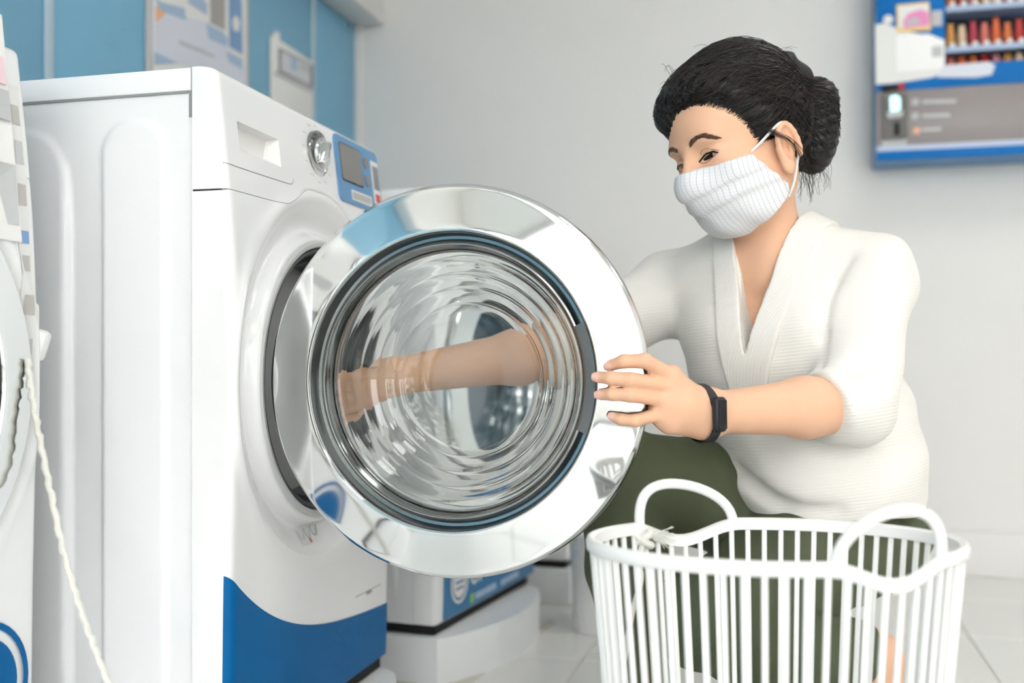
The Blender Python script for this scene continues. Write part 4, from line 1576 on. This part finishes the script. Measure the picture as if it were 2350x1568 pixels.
fdir = nrmz(WL - EL_)
cutL = (EL_ + fdir * 0.036, nrmz(fdir + np.array([0.0, 0, -0.30])), 0.006)
cutL1 = (EL_ + fdir * 0.030, fdir, 0.006)
cutR = (ER + nrmz(WR - ER) * 0.012, nrmz(WR - ER), 0.006)
HEMN = nrmz(np.array([0.03, 0.0, -1.0]))
HEMP = P(1925, 1195, 1.60)
HB = P(1898, 1105, 1.735)
tor = [EC(HB + sv * 0.0 + Fb * 0.012, WA + Fb * 0.012, 0.154, 0.152, 1.02), EC(WA + Fb * 0.012, CH, 0.152, 0.142, 1.14, 0.05), EC(CH, TT + sv * 0.015, 0.142, 0.098, 1.22, 0.06),
       RC(TT + sv * 0.02, SL + sv * 0.0, 0.080, 0.062, 0.05), RC(TT + sv * 0.02, SR, 0.080, 0.062, 0.05),
       RC(NB + sv * 0.012 - Fb * 0.012, TT - Fb * 0.02, 0.068, 0.09, 0.04), RC(NB + sv * 0.010, SL + sv * 0.006, 0.050, 0.055, 0.04), RC(NB + sv * 0.0, SR + sv * 0.006, 0.050, 0.055, 0.04),
       EL(CH + Fb * 0.070 + Lb * 0.055 + sv * 0.010, (0.074, 0.074, 0.078), None, 0.07), EL(CH + Fb * 0.070 - Lb * 0.055 + sv * 0.010, (0.074, 0.074, 0.078), None, 0.07)]
# blouson roll over the hem and hem band
roll = [EC(HB + sv * 0.034 + Fb * 0.032, WA + Fb * 0.02, 0.158, 0.150, 1.0, 0.02)]
slv = [RC(SL + sv * 0.002, EL_ + np.array([0.016, 0.010, 0.004]), 0.062, 0.064, 0.022, cut=cutL1), RC(EL_ + np.array([0.012, 0.008, 0.002]), EL_ + fdir * 0.05, 0.061, 0.050, 0.02, cut=cutL),
       RC(SR, ER + (ER - SR) * 0.06, 0.062, 0.060, 0.022, cut=cutR), RC(ER, ER + (WR - ER) * 0.10, 0.058, 0.052, 0.02, cut=cutR)]
# V opening: a wedge seen along the chest normal
VB = P(1718, 812, 1.60)          # bottom of the V
VLt = P(1683, 540, 1.62)
VRt = P(1850, 470, 1.62)


def vdist(p, grow=0.0):
    # signed distance to the wedge spanned (in the picture of the chest) by VB->VLt and VB->VRt, using the plane seen along Fb
    e1, e2 = Lb, nrmz(sv - Fb * (sv @ Fb))
    def q2(x):
        return np.stack([(x - VB) @ e1, (x - VB) @ e2], -1)
    x = q2(p)
    a, b = q2(VLt), q2(VRt)
    na = nrmz(np.array([-a[1], a[0]]))     # left of a
    nb = nrmz(np.array([b[1], -b[0]]))     # right of b
    da, db = x @ na, x @ nb
    return np.maximum(da, db) - grow


def vcut(p):
    back = -((p - (TT - Fb * 0.055)) @ Fb)
    return np.maximum(vdist(p), back)


neckhole = RC(NB - sv * 0.03 + Fb * 0.010, hp_(-0.02, 0, -0.06) + sv * 0.05, 0.050, 0.060, 0.006, '-')
hemcut = FN(lambda p: (p - HEMP) @ HEMN, HEMP, 9, 0.006, '&')
fold = [RC(P(1690, 1085, 1.66), P(1800, 1165, 1.585), 0.009, 0.007, 0.022, '-'), RC(P(1800, 1165, 1.585), P(1925, 1180, 1.56), 0.007, 0.004, 0.022, '-'),
        ]
for path, r0, kk in (([(1948, 585), (1915, 640), (1893, 700), (1878, 760), (1868, 820)], 0.0035, 0.014)                     ,
                     ([(2040, 770), (2000, 830), (1950, 870)], 0.003, 0.020)):
    pp = ev_project(tor + roll + slv, np.array([P(a, b, 1.50) for a, b in path]), 10)
    pp = [P(a, b, q[1]) for (a, b), q in zip(path, pp)]
    pp = ev_project(tor + roll + slv, np.array(pp), 4)
    for a, b in zip(pp[:-1], pp[1:]):
        fold.append(RC(a, b, r0, r0, kk, '-'))
sw_ops = tor + roll + slv + fold + [neckhole, FN(vcut, VB, 0.6, 0.004, '-'), hemcut]


def sw_disp(v):
    x = (v - CH) @ Lb
    z = v[:, 2]
    f = (v - CH) @ Fb
    d = 0.0022 * np.sin(38 * x + 14 * z + 1.5 * np.sin(9 * z)) * np.clip((0.86 - z) / 0.1, 0, 1)
    d += 0.0020 * np.sin(26 * z - 20 * x + 2 * np.sin(14 * x))
    d += 0.0016 * np.sin(70 * z + 22 * f + 3 * np.sin(21 * x))
    return d


sweater = pchild(sdf_obj('sweater', sw_ops, 0.0032, M_SWEATER, person, sw_disp))


# ribbed collar band along the V, standing a little proud
def collar_fn(p):
    t = ev_ops(tor, p)
    band = np.maximum(np.abs(vdist(p) - 0.021) - 0.020, -((p - (TT - Fb * 0.05)) @ Fb))
    d = np.maximum(np.maximum(t - 0.0062, -(t + 0.004)), band)
    return d


col_ops = [FN(collar_fn, (VB + TT) / 2 + sv * 0.07, 0.24, 0.0), RC(neckhole.a, neckhole.b, 0.049, 0.059, 0.004, '-')]
collar = pchild(sdf_obj('collar', col_ops, 0.0026, M_COLLAR, person))

# ---- trousers
cutA = (LK + (LA - LK) * 0.90, nrmz(LA - LK), 0.006)
cutB = (RK + (RA - RK) * 0.92, nrmz(RA - RK), 0.006)
tr_ops = [EC(PT - sv * 0.02, PT + sv * 0.06, 0.128, 0.120, 1.12), RC(LH - sv * 0.015, LH + (LK - LH) * 0.5, 0.092, 0.090, 0.05), RC(LH + (LK - LH) * 0.5, LK, 0.090, 0.072, 0.04),
          RC(LK - sv * 0.008, LK + (LA - LK) * 0.4 - sv * 0.022, 0.070, 0.072, 0.010, cut=cutA), RC(LK + (LA - LK) * 0.4 - sv * 0.022, LA, 0.072, 0.050, 0.012, cut=cutA),
          RC(RH, RH + (RK - RH) * 0.5, 0.094, 0.086, 0.04), RC(RH + (RK - RH) * 0.5, RK, 0.086, 0.070, 0.03),
          RC(RK, RK + (RA - RK) * 0.35, 0.069, 0.066, 0.012, cut=cutB), RC(RK + (RA - RK) * 0.35, RA, 0.066, 0.048, 0.012, cut=cutB)]


def tr_disp(v):
    k = v @ nrmz(LK - LH)
    d = 0.0022 * np.sin(60 * k + 30 * v[:, 2] + 2 * np.sin(25 * v[:, 0]))
    d += 0.0020 * np.sin(45 * v[:, 0] - 50 * v[:, 2] + 3 * np.sin(17 * v[:, 1]))
    near = np.exp(-(np.linalg.norm(v - (LH + (LK - LH) * 0.08), axis=1) / 0.16) ** 2)
    d += 0.0055 * near * np.sin(95 * (v[:, 2] * 0.8 + v[:, 0] * 0.6) + 2 * np.sin(30 * v[:, 0]))
    return d


trousers = pchild(sdf_obj('trousers', tr_ops, 0.0035, M_PANTS, person, tr_disp))

# ---- face mask
mshape = [HE((0.042, 0, -0.052), (0.060, 0.062, 0.056), 0.02), HE((0.084, 0, -0.036), (0.030, 0.026, 0.032), 0.03), HE((0.042, 0, -0.088), (0.034, 0.042, 0.028), 0.03),
          HE((0.020, 0.045, -0.070), (0.045, 0.022, 0.045), 0.02), HE((0.020, -0.045, -0.070), (0.045, 0.022, 0.045), 0.02)]
face_off = FN(lambda p: ev_ops(head[:12], p) - 0.0045, hp_(0.03, 0, -0.03), 0.14 * HS, 0.01)
ptop = hp_(0.104, 0.0, -0.012)
ntop = nrmz(hdir((0.10, 0, 1.0)))
mk_ops = [face_off] + mshape


def mask_fn(p):
    d = ev_ops(mk_ops, p)
    q = (p - HO) @ HA.T / HS
    top = (q[:, 2] - (-0.013 - 0.10 * np.abs(q[:, 1]) - 0.0 * q[:, 0]))
    # side edge runs from the cheek top to the jaw, scooped
    uu = q[:, 2]
    edge = 0.042 - 0.034 * sst((-0.020 - uu) / 0.05) - 0.014 * sst((-0.062 - uu) / 0.012) + 0.045 * sst((-0.082 - uu) / 0.04)
    back = edge - q[:, 0]
    inner = -(ev_ops(head[:12], p) - 0.0005)
    return np.maximum(np.maximum(d, top * 0.9), back * 0.9)


def mask_disp(v):
    q = (v - HO) @ HA.T / HS
    u = q[:, 2]
    d = np.zeros(len(v))
    for c, sl in ((-0.050, 0.25), (-0.074, 0.32)):
        t = (u - c - sl * (np.abs(q[:, 1]) - 0.03) * 0.6) / 0.0035
        d += 0.0022 * np.tanh(t) * np.exp(-(t / 5) ** 2)
    d += 0.0007 * np.sin(140 * q[:, 1] + 60 * u)
    return d


def mask_mat():
    m = mat('white checked cotton', (230, 230, 232), 0.85, bump=0.15, bscale=500)
    nt = m.node_tree
    b = nt.nodes['Principled BSDF']
    at = nt.nodes.new('ShaderNodeAttribute')
    at.attribute_name = 'facecoord'
    sx = nt.nodes.new('ShaderNodeSeparateXYZ')
    nt.links.new(at.outputs['Vector'], sx.inputs[0])

    def line(sock, period, w):
        md = nt.nodes.new('ShaderNodeMath')
        md.operation = 'PINGPONG'
        md.inputs[1].default_value = period / 2
        nt.links.new(sock, md.inputs[0])
        lt = nt.nodes.new('ShaderNodeMath')
        lt.operation = 'LESS_THAN'
        lt.inputs[1].default_value = w
        nt.links.new(md.outputs[0], lt.inputs[0])
        return lt.outputs[0]
    v1 = line(sx.outputs[0], 0.0072, 0.00035)
    v2 = line(sx.outputs[1], 0.0045, 0.00022)
    ml = nt.nodes.new('ShaderNodeMath')
    ml.operation = 'MULTIPLY'
    ml.inputs[1].default_value = 0.35
    nt.links.new(v2, ml.inputs[0])
    mxm = nt.nodes.new('ShaderNodeMath')
    mxm.operation = 'MAXIMUM'
    nt.links.new(v1, mxm.inputs[0])
    nt.links.new(ml.outputs[0], mxm.inputs[1])
    mx = nt.nodes.new('ShaderNodeMix')
    mx.data_type = 'RGBA'
    mx.inputs['A'].default_value = s2l((230, 230, 232)) + (1,)
    mx.inputs['B'].default_value = s2l((186, 189, 198)) + (1,)
    nt.links.new(mxm.outputs[0], mx.inputs['Factor'])
    nt.links.new(mx.outputs['Result'], b.inputs['Base Color'])
    return m


mask = empty('face_mask', tuple(-PORG))
mask.parent = person
mask['label'] = 'white cotton face mask with fine check'
cloth = sdf_obj('mask_cloth', [FN(mask_fn, hp_(0.055, 0, -0.06), 0.10 * HS, 0.0)], 0.0021, mask_mat(), mask, mask_disp)
vv = np.zeros(len(cloth.data.vertices) * 3, np.float32)
cloth.data.vertices.foreach_get('co', vv)
vv = vv.reshape(-1, 3)
hq = (vv - HO) @ HA.T / HS
fc = np.stack([hq[:, 1] * 1.15 + np.sign(hq[:, 1]) * np.maximum(0.07 - hq[:, 0], 0) * 0.7, hq[:, 2] + 0.3 * np.abs(hq[:, 1]), hq[:, 0]], 1)
att = cloth.data.attributes.new('facecoord', 'FLOAT_VECTOR', 'POINT')
att.data.foreach_set('vector', fc.astype(np.float32).ravel())
for pts in ([(0.043, 0.0625, -0.019), (0.024, 0.074, -0.009), (0.006, 0.083, 0.002), (-0.008, 0.087, 0.008), (-0.022, 0.083, 0.006)], [(-0.004, 0.064, -0.092), (-0.010, 0.076, -0.076), (-0.016, 0.083, -0.058), (-0.028, 0.083, -0.040)]):
    path = cr([hp_(*p) for p in pts], 6)
    MB().tube(path, 0.0021, 6).build('ear_loop', M_PAPER, mask)

# ---- hair
hr = empty('hair', tuple(-PORG))
hr.parent = person
hr['label'] = 'black hair gathered in a low bun'


def hairline(q):
    """how far behind the hairline a point (in head coordinates) lies."""
    f, l, u = q[:, 0], np.abs(q[:, 1]), q[:, 2]
    h1 = (u - (0.074 - 9.0 * np.maximum(l - 0.012, 0) ** 2)) * 0.9
    h2 = np.minimum(0.036 - f + 0.45 * (u - 0.02), u + 0.012)
    h3 = np.minimum(-0.030 - f, u + 0.075)
    h = smax(smax(h1, h2, 0.02), h3, 0.01)
    return h


head_core = head[:12]


def hair_shell(p):
    q = (p - HO) @ HA.T / HS
    th_ = -0.004 + 0.0215 * sst((hairline(q) + 0.004) / 0.042)
    return (ev_ops(head_core, p) - th_) * 0.85


hair_ops = [FN(hair_shell, hp_(-0.02, 0, 0.02), 0.165 * HS, 0.012),
            HE((-0.030, 0, 0.066), (0.088, 0.078, 0.082), 0.03), HE((0.030, -0.008, 0.088), (0.050, 0.052, 0.030), 0.03),
            HE((0.070, -0.034, 0.070), (0.022, 0.026, 0.024), 0.02),
            HE((-0.060, 0.0, 0.010), (0.062, 0.074, 0.075), 0.03),
            HE((-0.012, 0.094, -0.040), (0.024, 0.022, 0.034), 0.008, '-'), HE((-0.012, -0.094, -0.040), (0.024, 0.022, 0.034), 0.008, '-'),
            RC(hp_(-0.006, 0.0, -0.095), NB, 0.072, 0.085, 0.006, '-'),
            # bun
            EL(P(1868, 300, 1.60), (0.036, 0.050, 0.066), None, 0.012), EL(P(1872, 235, 1.61), (0.034, 0.045, 0.036), None, 0.014)]
clip_ops = [RC(P(1800, 142, 1.60), P(1832, 180, 1.60), 0.016, 0.020, 0.01), RC(P(1832, 180, 1.60), P(1856, 215, 1.60), 0.020, 0.016, 0.01), RC(P(1802, 150, 1.57), P(1816, 128, 1.60), 0.010, 0.005, 0.008)]


def hair_disp(v):
    q = (v - HO) @ HA.T / HS
    a = np.arctan2(q[:, 1], q[:, 2])
    return 0.0008 * np.sin(42 * a + 25 * q[:, 0] + 2.5 * np.sin(18 * q[:, 0])) + 0.0005 * np.sin(95 * a - 40 * q[:, 0])


sdf_obj('hair_mass', hair_ops, 0.0024, M_HAIR, hr, hair_disp)
sdf_obj('hair_tie', clip_ops, 0.0024, M_CLIP, hr)
# strands running from the hairline back to the bun
bun = P(1872, 270, 1.60)
N_ST, N_PT = 2200, 14
st_ = []
while len(st_) < N_ST:
    d_ = RNG.normal(size=(4000, 3))
    d_ /= np.linalg.norm(d_, axis=1)[:, None]
    q_ = d_ * np.array([0.10, 0.085, 0.10]) + np.array([0, 0, 0.03])
    h_ = hairline(q_)
    ok_ = (h_ > 0.0) & (h_ < 0.055) & (q_[:, 0] > -0.04)
    st_ += [hp_(*w) for w in q_[ok_]]
st_ = st_[:N_ST]
st_ = np.array(st_)
end = bun + RNG.normal(size=(N_ST, 3)) * np.array([0.010, 0.022, 0.028])
T = np.linspace(0, 1, N_PT)
paths = st_[:, None, :] * (1 - T)[None, :, None] + end[:, None, :] * T[None, :, None]
bow = np.sin(math.pi * T)[None, :, None] * (hp_(0, 0, 0.03) * 0 + np.array([0, 0, 0.03]))
paths = paths + bow
flat = ev_project(hair_ops, paths.reshape(-1, 3), 7, 0.0008)
paths = flat.reshape(N_ST, N_PT, 3)
paths += RNG.normal(size=(N_ST, 1, 3)) * 0.0010
keep = []
for k in range(N_ST):
    seg = np.linalg.norm(np.diff(paths[k], axis=0), axis=1)
    if seg.max() < 0.045:
        keep.append(k)


def strand_obj(name, plist, r0, r1, m, n=3):
    mb = MB()
    for p in plist:
        mm = len(p)
        mb.tube(list(p), [r0 + (r1 - r0) * i / (mm - 1) for i in range(mm)], n, cap=False)
    o = mb.build(name, m, hr, smooth=True, angle=180, fix=False)
    o['kind'] = 'stuff'
    return o


strand_obj('strands', [paths[k] for k in keep if k % 6], 0.0008, 0.0005, M_STRAND)
strand_obj('brown_strands', [paths[k] for k in keep if k % 6 == 0], 0.0007, 0.0004, M_BROWN)
# loose hairs: front wisps, by the ear, at the nape
loose = []
for k in range(46):
    a = P(1545 + RNG.uniform(-6, 60), 235 - RNG.uniform(-20, 70), 1.50 + RNG.uniform(-.01, .03))
    dx, dz = RNG.uniform(-0.020, 0.004), RNG.uniform(-0.015, 0.028)
    loose.append(cr([a, a + np.array([dx * 0.5 - 0.006, 0, dz * 0.7 + 0.004]), a + np.array([dx - 0.006, 0.004, dz + RNG.uniform(-.01, .006)])], 5))
for k in range(16):
    o_ = RNG.normal(size=3) * 0.0022
    loose.append(cr([hp_(0.022, 0.082, 0.012) + o_, hp_(0.008, 0.091, -0.004) + o_, hp_(-0.008, 0.096, -0.020) + o_, hp_(-0.022, 0.093, -0.046) + o_ * 1.5, hp_(-0.030, 0.082, -0.078 - RNG.uniform(0, .03)) + o_ * 2], 5))
for k in range(60):
    a = P(RNG.uniform(1825, 1905), RNG.uniform(330, 400), 1.59)
    e = a + np.array([RNG.uniform(-0.012, 0.012), 0, -RNG.uniform(0.015, 0.055)])
    loose.append(cr([a, (a + e) / 2 + np.array([RNG.uniform(-.006, .006), -.004, 0]), e], 4))
for k in range(16):
    a = P(RNG.uniform(1620, 1880), 125 + RNG.uniform(0, 30), 1.56)
    a = ev_project(hair_ops, a[None], 5)[0]
    e = a + np.array([RNG.uniform(-0.03, 0.03), 0, RNG.uniform(0.0, 0.010)])
    loose.append(cr([a, (a + e) / 2 + np.array([0, 0, 0.006]), e], 4))
baby = []
q_ = RNG.normal(size=(60000, 3))
q_ /= np.linalg.norm(q_, axis=1)[:, None]
q_ = q_ * np.array([0.095, 0.080, 0.095]) + np.array([0, 0, 0.03])
h_ = hairline(q_)
q_ = q_[(h_ > -0.002) & (h_ < 0.006) & (q_[:, 0] > 0.0) & (q_[:, 2] > -0.01)][:900]
b0 = ev_project(head_core, np.array([hp_(*w) for w in q_]), 5, 0.0)
b1 = b0 + HS * (np.array([hdir((-0.016, 0, 0.006))]) + RNG.normal(size=b0.shape) * 0.003)
b1 = ev_project(hair_ops, b1, 5, 0.001)
bm1 = ev_project(hair_ops, (b0 + b1) / 2, 4, 0.0012)
for a, m_, e in zip(b0, bm1, b1):
    baby.append([a, m_, e])
strand_obj('hairline_hairs', baby, 0.0003, 0.0006, M_STRAND)
strand_obj('loose_hairs', loose, 0.00035, 0.0002, M_STRAND)
